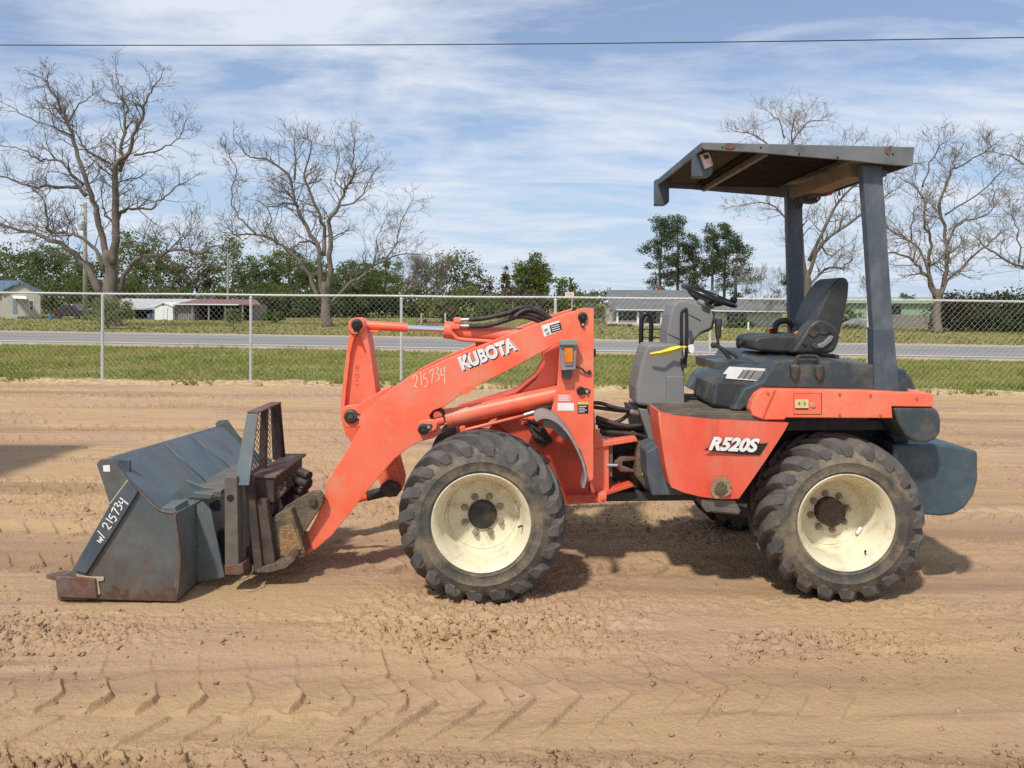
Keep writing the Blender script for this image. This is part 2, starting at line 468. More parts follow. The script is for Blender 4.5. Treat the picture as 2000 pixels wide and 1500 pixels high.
def add_layer(m, col, scale, stretch, pos, width, amt, rot=(0, 0, 0)):
    """scratches, streaks or stains: stretched noise in object space laid over the paint"""
    t = m.node_tree; b = t.nodes['Principled BSDF']
    src = b.inputs['Base Color'].links[0].from_socket
    co = t.nodes.new('ShaderNodeTexCoord'); inf = t.nodes.new('ShaderNodeObjectInfo')
    cx = t.nodes.new('ShaderNodeCombineXYZ'); t.links.new(inf.outputs['Random'], cx.inputs[0]); t.links.new(inf.outputs['Random'], cx.inputs[2])
    ad_ = t.nodes.new('ShaderNodeVectorMath'); ad_.operation = 'MULTIPLY_ADD'; ad_.inputs[1].default_value = (9, 9, 9)
    t.links.new(cx.outputs[0], ad_.inputs[0]); t.links.new(co.outputs['Object'], ad_.inputs[2])
    mpn = t.nodes.new('ShaderNodeMapping'); mpn.inputs['Scale'].default_value = stretch; mpn.inputs['Rotation'].default_value = rot
    t.links.new(ad_.outputs[0], mpn.inputs[0])
    n = t.nodes.new('ShaderNodeTexNoise'); n.inputs['Scale'].default_value = scale; n.inputs['Detail'].default_value = 8; n.inputs['Roughness'].default_value = 0.65
    t.links.new(mpn.outputs[0], n.inputs['Vector'])
    q = t.nodes.new('ShaderNodeMapRange'); q.inputs['From Min'].default_value = pos; q.inputs['From Max'].default_value = pos + width; q.inputs['To Max'].default_value = amt
    t.links.new(n.outputs['Fac'], q.inputs['Value'])
    x = t.nodes.new('ShaderNodeMix'); x.data_type = 'RGBA'; t.links.new(q.outputs[0], x.inputs['Factor']); t.links.new(src, x.inputs[6]); x.inputs[7].default_value = (*col, 1)
    t.links.new(x.outputs[2], b.inputs['Base Color'])
for m_, c_ in ((bucket_m, (0.34, 0.36, 0.36)), (bucket_side_m, (0.36, 0.36, 0.34)), (cweight, (0.34, 0.36, 0.36)), (slate, (0.24, 0.26, 0.28))):
    add_layer(m_, c_, 9.0, (6, 1.5, 0.8), 0.66, 0.05, 0.55, (0, 0.6, 0))
add_layer(bucket_m, (0.05, 0.045, 0.04), 3.0, (1, 1, 0.4), 0.54, 0.2, 0.55)
add_layer(bucket_side_m, (0.045, 0.045, 0.042), 2.5, (1, 1, 0.4), 0.52, 0.2, 0.6)
add_layer(orange, (0.30, 0.11, 0.07), 6.0, (2.2, 1, 0.35), 0.62, 0.14, 0.45)
add_layer(orange, (0.92, 0.50, 0.38), 12.0, (0.7, 1, 5), 0.69, 0.05, 0.5, (0, 0.5, 0))
add_layer(orange_side, (0.35, 0.07, 0.05), 5.0, (2.0, 1, 0.4), 0.58, 0.18, 0.5)
add_layer(orange_side, (0.88, 0.42, 0.32), 14.0, (0.7, 1, 5), 0.68, 0.05, 0.5, (0, 0.4, 0))
add_layer(rim_m, (0.22, 0.13, 0.07), 20.0, (1, 1, 1), 0.66, 0.06, 0.8)
add_layer(canopy_m, (0.26, 0.15, 0.09), 8.0, (2.5, 1, 0.4), 0.66, 0.08, 0.6)
add_layer(tyre_m, (0.035, 0.033, 0.031), 8.0, (1, 1, 1), 0.56, 0.12, 0.7)
# ================================================================== ground
def _hash(ix, iy, s):
    h = (ix.astype(np.int64) * 374761393 + iy.astype(np.int64) * 668265263 + s * 144665) & 0xffffffff
    h = ((h ^ (h >> 13)) * 1274126177) & 0xffffffff
    h = (h ^ (h >> 16)) & 0xffffffff
    return h.astype(np.float64) / 0xffffffff
def vnoise(x, y, s=0):
    ix = np.floor(x); iy = np.floor(y)
    fx = x - ix; fy = y - iy
    fx = fx * fx * (3 - 2 * fx); fy = fy * fy * (3 - 2 * fy)
    a = _hash(ix, iy, s); b = _hash(ix + 1, iy, s); c = _hash(ix, iy + 1, s); d = _hash(ix + 1, iy + 1, s)
    return (a * (1 - fx) + b * fx) * (1 - fy) + (c * (1 - fx) + d * fx) * fy
def fbm(x, y, o=4, s=0, g=0.5):
    t = 0; a = 1.0; n = 0
    for i in range(o):
        t = t + a * vnoise(x * 2 ** i + 13.7 * i, y * 2 ** i + 7.1 * i, s + i); n += a; a *= g
    return t / n
def sstep(a, b, v):
    t = np.clip((v - a) / (b - a), 0, 1)
    return t * t * (3 - 2 * t)

FA = G(200, 744); FB = G(1990, 768)                      # foot of the fence
f_slope = (FB.y - FA.y) / (FB.x - FA.x)
def fence_y(x): return FA.y + (x - FA.x) * f_slope
RA = G(0, 666); RB = G(1940, 698)                        # white edge line of the road
r_slope = (RB.y - RA.y) / (RB.x - RA.x)
def road_y(x): return RA.y + (x - RA.x) * r_slope

def flakes(x, y, fr, seed):
    """cells with their own height and tilt, sharp at the borders"""
    x = x * fr; y = y * fr
    ix = np.floor(x); iy = np.floor(y)
    best = np.full(x.shape, 9.0); hh = np.zeros(x.shape)
    for ox in (-1, 0, 1):
        for oy in (-1, 0, 1):
            cx = ix + ox; cy = iy + oy
            px_ = cx + _hash(cx, cy, seed); py_ = cy + _hash(cx, cy, seed + 1)
            dx_ = x - px_; dy_ = y - py_
            d = dx_ * dx_ + dy_ * dy_
            v = _hash(cx, cy, seed + 2) ** 2 + (_hash(cx, cy, seed + 3) - 0.5) * dx_ * 1.2 + (_hash(cx, cy, seed + 4) - 0.5) * dy_ * 1.2
            m = d < best
            best = np.where(m, d, best); hh = np.where(m, v, hh)
    return hh
# rows of the print: course of a lug edge (x offset, y) for rising y, extent in y, height
PRINT = [([(0.060, 3.46), (0.078, 3.50), (0.050, 3.56), (0.000, 3.70)], (3.47, 3.70), 0.017),
         ([(-0.020, 3.18), (0.012, 3.25), (0.012, 3.31), (-0.030, 3.37), (-0.070, 3.44)], (3.18, 3.44), 0.020),
         ([(-0.03, 2.93), (0.02, 3.02), (0.075, 3.12)], (2.94, 3.14), 0.012)]
TRACKS = [(3.28, 0.37, 0.30, 0.10), (2.62, 0.2, 0.2, -0.04), (4.95, 0.1, 0.17, 0.02), (5.45, 0.6, 0.19, -0.03), (6.1, 0.2, 0.18, 0.03), (6.75, 0.45, 0.2, 0.0), (7.4, 0.3, 0.18, 0.05), (7.95, 0.8, 0.17, -0.02), (8.6, 0.8, 0.2, 0.01), (9.35, 0.0, 0.18, 0.02), (9.95, 0.5, 0.2, -0.01), (10.6, 0.1, 0.2, 0.02), (11.4, 0.3, 0.2, 0.0), (12.3, 0.1, 0.22, 0.02), (13.3, 0.6, 0.22, -0.01)]
WHEELS = []
FWc = P(940, 1021, 4.30); RWc = P(1654, 1031, 4.40)

def height(x, y):
    h = 0.030 * (fbm(x * 0.45, y * 0.45, 3, 1) - 0.5)
    # grader and traffic streaks that run along the lot
    st = fbm(x * 0.22 + 3 * vnoise(x * 0.1, y * 0.1, 3), y * 4.5, 4, 11, 0.6)
    am = 0.010 + 0.026 * sstep(5.0, 8.0, y)
    h += am * (st - 0.5)
    wob = 0.10 * (fbm(x * 0.35, x * 0 + 1.3, 2, 21) - 0.5)
    ys = y - wob
    # foreground tyre print: a herringbone of thin ridges pushed up between flat lug plates
    fade = 1 - 0.8 * sstep(0.0, 1.0, x + 0.8 * (fbm(x * 1.2, y * 1.2, 2, 31) - 0.5))
    band = sstep(2.84, 2.94, ys) * (1 - sstep(3.64, 3.76, ys))
    h += fade * band * (-0.016 + 0.012 * (fbm(x * 3, y * 3, 3, 36) - 0.5))
    xw = x + 0.05 * (fbm(x * 3, y * 3, 3, 33) - 0.5) ; yw = ys + 0.04 * (fbm(x * 3 + 7, y * 3, 3, 34) - 0.5)
    mod = 0.20 + 1.15 * sstep(0.30, 0.66, fbm(x * 2.6, y * 2.6, 3, 41))
    per = 0.212
    for rows, (ya, yb), am_ in PRINT:
        off_ = np.interp(yw, [p[1] for p in rows], [p[0] for p in rows])
        u = (xw - off_ + 0.03 * np.sin(x * 1.7 + ya * 9)) / per
        k = np.floor(u); f = u - k
        cell = 0.10 + 1.25 * _hash(k, k * 0 + round(ya * 100), 77)
        row = sstep(ya - 0.03, ya + 0.02, yw) * (1 - sstep(yb - 0.02, yb + 0.03, yw))
        h += fade * row * cell * mod * am_ * (0.75 * f ** 3.0 * (1 - sstep(0.93, 1.0, f)) + 0.45 * np.exp(-((f - 0.95) / 0.07) ** 2))
    for yj, sd_j in ((3.455, 51), (3.165, 52), (2.92, 53)):
        h += fade * 0.010 * mod * np.exp(-((yw - yj - 0.02 * np.sin(x * 2 * np.pi / per)) / 0.014) ** 2) * sstep(0.38, 0.6, fbm(x * 2.2, y * 0 + sd_j, 3, sd_j))
    # broken crust: sharp little flakes and crumbs along the tracks
    fl = flakes(x * 0.8 + 0.3 * y, y * 1.25 - 0.12 * x, 24.0, 5) + 0.6 * flakes(x, y, 48.0, 9)
    def crust(yc_, wd, s, lo=0.42, hi=0.60):
        return np.exp(-((ys - yc_ - 0.15 * (fbm(x * 0.6, y * 0, 2, s + 3) - 0.5)) / wd) ** 2) * sstep(lo, hi, fbm(x * 0.8, y * 1.4, 3, s))
    cm = crust(3.93, 0.20, 71, 0.33, 0.55) + 0.8 * crust(2.78, 0.10, 72, 0.36, 0.55) + 0.6 * crust(4.35, 0.15, 73) + 0.9 * crust(6.4, 0.45, 74) + 0.7 * crust(5.5, 0.25, 75) + 0.6 * crust(7.4, 0.4, 76)
    cm = np.clip(cm, 0, 1)
    h += cm * (0.022 * fl - 0.006)
    ch = sstep(0.46, 0.66, fbm(x * 0.55 + 9, y * 0.9, 3, 81)) * (1 + 0.8 * sstep(4.6, 6.5, y))
    h += ch * (1 - 0.8 * band) * (0.016 * (fbm(x * 9, y * 9, 4, 82, 0.62) - 0.5) + 0.010 * fl)
    h += (0.007 - 0.004 * band) * (fbm(x * 22, y * 22, 3, 83, 0.6) - 0.5)
    # scratchy drag lines left by the grader blade
    h += 0.012 * sstep(4.6, 7.0, y) * (fbm(x * 1.6, y * 16, 3, 85, 0.65) - 0.5)
    # tread prints in rows in the middle distance
    for yy, ph, wd, sl in TRACKS:
        yl = y - yy - sl * x - 0.12 * (fbm(x * 0.25, y * 0 + yy, 2, 93) - 0.5)
        m = np.exp(-(yl / wd) ** 4) * sstep(0.36, 0.56, fbm(x * 0.45, y * 0.6 + yy, 3, 91))
        u = (x + 0.8 * np.abs(yl) + 0.05 * (fbm(x * 3, y * 3, 2, 94) - 0.5)) / 0.21 + ph
        f = u - np.floor(u)
        h += m * (-0.012 + 0.034 * (f ** 2.5) * (1 - sstep(0.93, 1.0, f)) * (0.5 + 0.9 * _hash(np.floor(u), np.floor(u) * 0 + round(yy * 10), 78)))
        h += 0.016 * np.exp(-((np.abs(yl) - wd * 1.08) / 0.05) ** 2) * sstep(0.40, 0.6, fbm(x * 0.9, y * 0.9 + yy, 3, 97))
    # wheels press into the soil, spoil beside them
    for cx, cy in ((FWc.x, 4.50), (RWc.x, 4.60)):
        dx_ = (x - cx) / 0.30; dy_ = (y - cy) / 0.27
        d = dx_ * dx_ + dy_ * dy_
        h += -0.020 * np.exp(-d * 1.2)
    # smooth scraped strip in front of the wheels
    # sandy bank at the fence and edge that sinks under the lawn
    e = y - (FA.y + (x - FA.x) * f_slope)
    h += 0.05 * sstep(-1.1, -0.25, e) * (0.3 + fbm(x * 1.8, y * 3, 4, 95)) 
    h -= 0.20 * sstep(-0.05, 0.9, e + 0.9 * (fbm(x * 1.4, y * 1.4, 4, 96) - 0.5))
    return h

# fan of rows: fine near the camera, coarse far away and outside the view
s_ = np.linspace(1 / 2.25, 1 / 11.0, 660)
ys_ = np.concatenate([np.linspace(-9, 2.2, 22), 1 / s_, np.linspace(11.1, 18.5, 110)])
uc = np.linspace(-0.78, 0.78, 900)
uo = np.array([1.0, 1.4, 2.2, 4.0, 8.0])
us_ = np.concatenate([-(uo[::-1]) , uc, uo])
YY = np.repeat(ys_[:, None], len(us_), 1)
WD = np.maximum(YY, 2.0)
XX = us_[None, :] * WD
HH = height(XX, YY)
nr, nc = XX.shape
V = np.stack([XX, YY, HH], -1).reshape(-1, 3)
ii = np.arange(nr - 1)[:, None] * nc + np.arange(nc - 1)[None, :]
Fq = np.stack([ii, ii + 1, ii + nc + 1, ii + nc], -1).reshape(-1, 4)

def soil_material():
    m = bpy.data.materials.new('graded sandy soil'); m.use_nodes = True
    t = m.node_tree; b = t.nodes['Principled BSDF']
    b.inputs['Roughness'].default_value = 0.95; b.inputs['Specular IOR Level'].default_value = 0.15
    g = t.nodes.new('ShaderNodeNewGeometry')
    def noise(sc, st=(1, 1, 1), det=8, ro=0.6, rot=0):
        mpn = t.nodes.new('ShaderNodeMapping'); mpn.inputs['Scale'].default_value = st; mpn.inputs['Rotation'].default_value = (0, 0, rot)
        t.links.new(g.outputs['Position'], mpn.inputs[0])
        n = t.nodes.new('ShaderNodeTexNoise'); n.inputs['Scale'].default_value = sc; n.inputs['Detail'].default_value = det; n.inputs['Roughness'].default_value = ro
        t.links.new(mpn.outputs[0], n.inputs['Vector']); return n.outputs['Fac']
    def ramp(src, a, c, lo=0.0, hi=1.0):
        r = t.nodes.new('ShaderNodeMapRange'); r.inputs['From Min'].default_value = a; r.inputs['From Max'].default_value = c
        r.inputs['To Min'].default_value = lo; r.inputs['To Max'].default_value = hi
        r.interpolation_type = 'SMOOTHSTEP'; t.links.new(src, r.inputs['Value']); return r.outputs['Result']
    def mix(fac, a, c):
        x = t.nodes.new('ShaderNodeMix'); x.data_type = 'RGBA'
        t.links.new(fac, x.inputs['Factor'])
        for idx, val in ((6, a), (7, c)):
            if isinstance(val, tuple): x.inputs[idx].default_value = (*val, 1)
            else: t.links.new(val, x.inputs[idx])
        return x.outputs[2]
    tanc = (0.490, 0.328, 0.178); pink = (0.462, 0.298, 0.192); dark = (0.265, 0.158, 0.095); pale = (0.60, 0.43, 0.26)
    c = mix(ramp(noise(0.55, (0.7, 1.3, 1)), 0.42, 0.60), tanc, pink)
    c = mix(ramp(noise(0.8, (0.14, 1.7, 1), rot=0.02), 0.47, 0.68, 0, 0.62), c, dark)
    c = mix(ramp(noise(2.6, (0.30, 2.6, 1), 10, 0.74, rot=0.015), 0.52, 0.68, 0, 0.55), c, dark)
    c = mix(ramp(noise(1.6, (0.10, 2.4, 1), rot=0.02), 0.56, 0.70, 0, 0.55), c, pale)
    c = mix(ramp(noise(9, (1, 1, 1), 10, 0.7), 0.54, 0.77, 0, 0.4), c, dark)
    c = mix(ramp(noise(70, (1, 1, 1), 5, 0.7), 0.58, 0.78, 0, 0.35), c, pale)
    c = mix(ramp(noise(26, (1, 1, 1), 9, 0.75), 0.56, 0.74, 0, 0.35), c, dark)
    # sandy margin along the fence
    sx = t.nodes.new('ShaderNodeSeparateXYZ'); t.links.new(g.outputs['Position'], sx.inputs[0])
    e1 = t.nodes.new('ShaderNodeMath'); e1.operation = 'MULTIPLY_ADD'; e1.inputs[1].default_value = -f_slope
    t.links.new(sx.outputs['X'], e1.inputs[0]); t.links.new(sx.outputs['Y'], e1.inputs[2])
    c = mix(ramp(e1.outputs[0], FA.y - FA.x * f_slope - 1.2, FA.y - FA.x * f_slope - 0.4, 0, 0.85), c, mix(ramp(noise(7), 0.45, 0.6), (0.60, 0.45, 0.26), (0.36, 0.25, 0.13)))
    t.links.new(c, b.inputs['Base Color'])
    bp = t.nodes.new('ShaderNodeBump'); bp.inputs['Strength'].default_value = 0.9; bp.inputs['Distance'].default_value = 0.016
    t.links.new(noise(45, (1, 1, 1), 9, 0.7), bp.inputs['Height'])
    t.links.new(bp.outputs[0], b.inputs['Normal'])
    return m
soil = soil_material()
lot = obj('dirt_lot', V, Fq, soil, smooth=True, origin=(0, 0, 0))
tag(lot, 'tan graded dirt lot with tyre prints', 'ground', kind='structure')

def hgt(x, y):
    return float(height(np.array([x], dtype=float), np.array([y], dtype=float))[0])

# crumbs and clods of soil lying on the lot
def clods(n, seed):
    r = np.random.default_rng(seed)
    ico = np.array([(a, b, c) for a in (-1, 1) for b in (-1, 1) for c in (-1, 1)]) * 0.75
    fc = np.array([(0, 1, 3), (0, 3, 2), (4, 6, 7), (4, 7, 5), (0, 4, 5), (0, 5, 1), (2, 3, 7), (2, 7, 6), (0, 2, 6), (0, 6, 4), (1, 5, 7), (1, 7, 3)])
    yv = np.empty(0); xv = np.empty(0)
    while len(yv) < n:
        y = 1 / r.uniform(1 / 15.0, 1 / 2.4, 6000); x = r.uniform(-0.85, 0.85, 6000) * y
        w = np.exp(-((y - 3.9) / 0.2) ** 2) + np.exp(-((y - 2.8) / 0.12) ** 2) + 0.8 * np.exp(-((y - 6.3) / 0.5) ** 2) + 0.05
        w = w * (0.15 + sstep(0.45, 0.62, fbm(x * 0.8, y * 1.4, 3, 71)))
        k = r.random(6000) < w
        xv = np.concatenate([xv, x[k]]); yv = np.concatenate([yv, y[k]])
    xv = xv[:n]; yv = yv[:n]
    zz = height(xv, yv)
    s = 0.0025 + 0.010 * r.random(n) ** 5
    jit = 1 + 1.1 * (r.random((n, 8, 3)) - 0.5)
    an = r.uniform(0, 6.28, n)
    sq = np.stack([r.uniform(0.8, 1.5, n), r.uniform(0.8, 1.5, n), r.uniform(0.5, 0.9, n)], -1)
    L0 = ico[None] * jit * (s[:, None] * sq)[:, None, :]
    L0 = np.stack([L0[..., 0] * np.cos(an)[:, None] - L0[..., 1] * np.sin(an)[:, None], L0[..., 0] * np.sin(an)[:, None] + L0[..., 1] * np.cos(an)[:, None], L0[..., 2] + 0.5 * L0[..., 0]], -1)
    Vv = L0 + np.stack([xv, yv, zz + s * 0.25], -1)[:, None, :]
    Ff = (fc[None] + (np.arange(n) * 8)[:, None, None]).reshape(-1, 3)
    return Vv.reshape(-1, 3), Ff
cv, cf = clods(9000, 5)
tag(obj('soil_clods', cv, cf, soil, origin=(0, 0, 0)), 'small clods and crumbs of tan soil scattered on the lot', 'soil', kind='stuff')

# ------------------------------------------------------------------ lawn, shoulders, road
def lawn_material():
    m = bpy.data.materials.new('mown grass ground'); m.use_nodes = True
    t = m.node_tree; b = t.nodes['Principled BSDF']
    b.inputs['Roughness'].default_value = 0.95; b.inputs['Specular IOR Level'].default_value = 0.1
    g = t.nodes.new('ShaderNodeNewGeometry')
    def noise(sc, st=(1, 1, 1), det=8, ro=0.6):
        mpn = t.nodes.new('ShaderNodeMapping'); mpn.inputs['Scale'].default_value = st
        t.links.new(g.outputs['Position'], mpn.inputs[0])
        n = t.nodes.new('ShaderNodeTexNoise'); n.inputs['Scale'].default_value = sc; n.inputs['Detail'].default_value = det; n.inputs['Roughness'].default_value = ro
        t.links.new(mpn.outputs[0], n.inputs['Vector']); return n.outputs['Fac']
    def mixr(src, a, c, A, B):
        r = t.nodes.new('ShaderNodeMapRange'); r.inputs['From Min'].default_value = a; r.inputs['From Max'].default_value = c
        r.interpolation_type = 'SMOOTHSTEP'; t.links.new(src, r.inputs['Value'])
        x = t.nodes.new('ShaderNodeMix'); x.data_type = 'RGBA'; t.links.new(r.outputs[0], x.inputs['Factor'])
        for idx, val in ((6, A), (7, B)):
            if isinstance(val, tuple): x.inputs[idx].default_value = (*val, 1)
            else: t.links.new(val, x.inputs[idx])
        return x.outputs[2]
    c = mixr(noise(0.35, (0.5, 1.4, 1)), 0.4, 0.62, (0.22, 0.24, 0.058), (0.31, 0.26, 0.10))
    c = mixr(noise(3.0), 0.45, 0.72, c, (0.26, 0.22, 0.10))
    c = mixr(noise(14.0), 0.5, 0.7, c, (0.13, 0.155, 0.04))
    t.links.new(c, b.inputs['Base Color'])
    bp = t.nodes.new('ShaderNodeBump'); bp.inputs['Strength'].default_value = 0.8; bp.inputs['Distance'].default_value = 0.05
    t.links.new(noise(18, (1, 1, 1), 9, 0.7), bp.inputs['Height']); t.links.new(bp.outputs[0], b.inputs['Normal'])
    return m
lawn_m = lawn_material()
lv = []; lf = []
xs = np.array([-2500, -300, -120, -60, -40, -25, -15, -8, 0, 8, 15, 25, 40, 60, 120, 300, 2500.0])
for x in xs: lv += [(x, fence_y(x) - 0.5 if abs(x) < 130 else 13.0, 0), (x, road_y(x) + 3 if abs(x) < 130 else 30, 0), (x, 120, 0), (x, 600, 0), (x, 5000, 0)]
for i in range(len(xs) - 1):
    for k in range(4):
        a = i * 5 + k
        lf.append((a, a + 5, a + 6, a + 1))
lawn = tag(obj('lawn', lv, lf, lawn_m, origin=(0, 0, 0)), 'mown green verge and lawns beyond the fence', 'lawn', kind='structure')

def strip(name, o0, o1, z, mat, parent=None, x0=-160, x1=160, seg=64, jag=0.0, thick=0.0):
    V = []; Fc = []
    r = np.random.default_rng(int(abs(o0) * 100) + 3)
    for i in range(seg + 1):
        x = x0 + (x1 - x0) * i / seg
        V += [(x, road_y(x) + o0 + jag * (r.random() - 0.5), z), (x, road_y(x) + o1 + jag * (r.random() - 0.5), z)]
    for i in range(seg): Fc.append((2 * i, 2 * i + 2, 2 * i + 3, 2 * i + 1))
    return obj(name, V, Fc, mat, parent, origin=(0, 0, 0) if parent is None else None)
gravel_m = material('sandy gravel shoulder', (0.40, 0.30, 0.20), (0.48, 0.37, 0.25), 0.8, 0.95, dirt=(0.25, 0.18, 0.10), dirt_amt=0.5, dirt_scale=2.5, coord='Object', bump=0.5, bump_scale=30)
asphalt = material('old grey asphalt', (0.225, 0.210, 0.195), (0.275, 0.255, 0.235), 0.5, 0.9, dirt=(0.13, 0.125, 0.125), dirt_amt=0.5, dirt_scale=0.9, stretch=(0.15, 1.6, 1), bump=0.3, bump_scale=60)
tag(strip('road_shoulder', -2.2, 8.9, 0.004, gravel_m, jag=0.7, seg=420), 'sandy gravel shoulder beside the road', 'shoulder', kind='structure')
road = tag(strip('road', -0.55, 7.4, 0.012, asphalt), 'grey two lane asphalt road behind the fence', 'road', kind='structure')
strip('edge_line', -0.07, 0.13, 0.016, white_p, road)
strip('edge_line', 6.7, 6.82, 0.016, white_p, road)
yel_line = material('worn yellow line', (0.40, 0.31, 0.13), (0.24, 0.215, 0.17), 1.2, 0.8)
strip('centre_line', 3.25, 3.35, 0.016, yel_line, road)
strip('centre_line', 3.5, 3.6, 0.016, yel_line, road)

# ------------------------------------------------------------------ grass blades
def grass(n, xr, yfun, hmin, hmax, wid, seed, blades=3, dens=None):
    r = np.random.default_rng(seed)
    x = r.uniform(xr[0], xr[1], n); y = yfun(x, r.random(n))
    if dens is not None:
        k = r.random(n) < dens(x, y); x = x[k]; y = y[k]; n = len(x)
    x = np.repeat(x, blades) + r.normal(0, wid * 1.5, n * blades); y = np.repeat(y, blades) + r.normal(0, wid * 1.5, n * blades)
    n = len(x)
    h = r.uniform(hmin, hmax, n) * (0.6 + 0.8 * fbm(x * 0.8, y * 0.8, 3, 7))
    a = r.uniform(0, np.pi, n); ca = np.cos(a) * wid; sa = np.sin(a) * wid
    lx = r.normal(0, 0.45, n) * h; ly = r.normal(0, 0.45, n) * h
    z0 = np.zeros(n) - 0.005
    V = np.stack([np.stack([x - ca, y - sa, z0], -1), np.stack([x + ca, y + sa, z0], -1), np.stack([x + lx, y + ly, h], -1)], 1).reshape(-1, 3)
    Fc = np.arange(n * 3).reshape(-1, 3)
    return V, Fc
def leaf_material(name, c1, c2, c3, scale=1.2, trans=0.3, coord='pos'):
    m = bpy.data.materials.new(name); m.use_nodes = True
    t = m.node_tree; t.nodes.remove(t.nodes['Principled BSDF'])
    out = t.nodes['Material Output']
    g = t.nodes.new('ShaderNodeNewGeometry')
    n = t.nodes.new('ShaderNodeTexNoise'); n.inputs['Scale'].default_value = scale; n.inputs['Detail'].default_value = 5
    t.links.new(g.outputs['Position'], n.inputs['Vector'])
    r = t.nodes.new('ShaderNodeValToRGB')
    e = r.color_ramp.elements
    e[0].position = 0.32; e[0].color = (*c1, 1); e[1].position = 0.68; e[1].color = (*c3, 1)
    k = e.new(0.5); k.color = (*c2, 1)
    ri = t.nodes.new('ShaderNodeMath'); ri.operation = 'MULTIPLY_ADD'; ri.inputs[1].default_value = 0.22
    t.links.new(g.outputs['Random Per Island'], ri.inputs[0])
    sb = t.nodes.new('ShaderNodeMath'); sb.operation = 'SUBTRACT'; sb.inputs[1].default_value = 0.11
    t.links.new(n.outputs['Fac'], sb.inputs[0]); t.links.new(sb.outputs[0], ri.inputs[2])
    t.links.new(ri.outputs[0], r.inputs[0])
    d = t.nodes.new('ShaderNodeBsdfDiffuse'); tr = t.nodes.new('ShaderNodeBsdfTranslucent')
    mxs = t.nodes.new('ShaderNodeMixShader'); mxs.inputs[0].default_value = trans
    t.links.new(r.outputs[0], d.inputs[0]); t.links.new(r.outputs[0], tr.inputs[0])
    t.links.new(d.outputs[0], mxs.inputs[1]); t.links.new(tr.outputs[0], mxs.inputs[2])
    t.links.new(mxs.outputs[0], out.inputs['Surface'])
    return m
grass_m = leaf_material('grass blades', (0.190, 0.245, 0.040), (0.300, 0.310, 0.068), (0.45, 0.37, 0.15), 0.45, 0.45)
def verge_y(x, u): return fence_y(x) - 0.35 + u ** 1.15 * (road_y(x) - 2.0 - fence_y(x) + 0.35)
def verge_d(x, y):
    e = y - fence_y(x)
    return np.where(e < 0.4, 0.25 * sstep(0.4, 0.6, fbm(x * 1.3, y * 1.3, 3, 17)), 0.55 + 0.45 * sstep(0.3, 0.6, fbm(x * 0.9, y * 1.4, 3, 18)))
gv, gf = grass(60000, (-21, 21), verge_y, 0.03, 0.095, 0.010, 31, 3, verge_d)
tag(obj('verge_grass', gv, gf, grass_m, origin=(0, 0, 0)), 'short green grass on the verge between fence and road', 'grass', kind='stuff')
grass_far = leaf_material('dry lawn blades', (0.14, 0.15, 0.035), (0.22, 0.19, 0.06), (0.33, 0.25, 0.11), 0.22, 0.3)
def far_y(x, u): return road_y(x) + 8.6 + u ** 1.3 * 42
gv, gf = grass(1500, (-14, 14), lambda x, u: fence_y(x) - 0.75 + 0.7 * u, 0.04, 0.13, 0.010, 39, 7, lambda x, y: 0.9 * sstep(0.52, 0.68, fbm(x * 1.1, y * 1.1, 3, 23)))
gv[:, 2] += height(gv[:, 0], gv[:, 1])
tag(obj('edge_weeds', gv, gf, grass_m, origin=(0, 0, 0)), 'small green weeds in the sandy edge under the fence', 'weeds', kind='stuff')
gv, gf = grass(2600, (-21, 21), verge_y, 0.10, 0.24, 0.012, 37, 6, lambda x, y: sstep(0.55, 0.72, fbm(x * 0.7, y * 0.9, 3, 19)))
tag(obj('verge_weeds', gv, gf, grass_m, origin=(0, 0, 0)), 'taller weeds and tufts scattered over the verge', 'weeds', kind='stuff')
gv, gf = grass(30000, (-55, 50), far_y, 0.04, 0.12, 0.03, 32, 2)
tag(obj('far_lawn_grass', gv, gf, grass_far, origin=(0, 0, 0)), 'dry yellowish grass on the lawns across the road', 'grass', kind='stuff')

# ------------------------------------------------------------------ chain link fence
fence = empty('chain_link_fence', (0, fence_y(0), 0), 'galvanised chain link fence with round posts along the lot', 'fence')
FH = 1.80
for px in (-110, 201, 491, 785, 1086, 1388, 1697, 2010):
    top = 575
    g0 = P(px, 600, 15.5)
    x = g0.x * (fence_y(g0.x) / 15.5); y = fence_y(x)
    hgt_ = FH + 0.0
    t = TB(); t.add([(x, y, -0.1), (x - 0.012, y, hgt_ - 0.06)], 0.030, 12)
    t.add([(x - 0.012, y, hgt_ - 0.06), (x - 0.012, y, hgt_ - 0.02)], [0.036, 0.022], 12)
    auto_smooth(t.build('post', galv, fence), 40)
xr0, xr1 = -14.5, 14.5
t = TB(); t.add([(x, fence_y(x) - 0.0, FH + 0.004 * math.sin(x * 1.7)) for x in np.linspace(xr0, xr1, 40)], 0.022, 10)
t.build('top_rail', galv, fence)
# woven wire: two families of diagonal wires
wv = TB()
pitch = 0.110; zb = 0.03; zt = FH + 0.055
rise = zt - zb
run = rise * 0.92
nW = int((xr1 - xr0 + run) / pitch)
for s in (-1, 1):
    for i in range(nW):
        x0 = xr0 - (run if s > 0 else 0) + i * pitch
        x1 = x0 + s * run if s > 0 else x0 - run
        a = (x0, fence_y(x0) - 0.034 - 0.002 * s, zb); b_ = (x1, fence_y(x1) - 0.034 - 0.002 * s, zt)
        if max(x0, x1) < xr0 or min(x0, x1) > xr1: continue
        wv.add([a, b_], 0.0010, 3, cap=False)
wire = wv.build('wire_mesh', galv_w, fence, smooth=False)
wire['kind'] = 'stuff'
# ================================================================== wheel loader
LD = empty('wheel_loader', (0.6, 5.1, 0.0), 'orange compact wheel loader with dark canopy and worn grey bucket on the dirt', 'wheel loader')

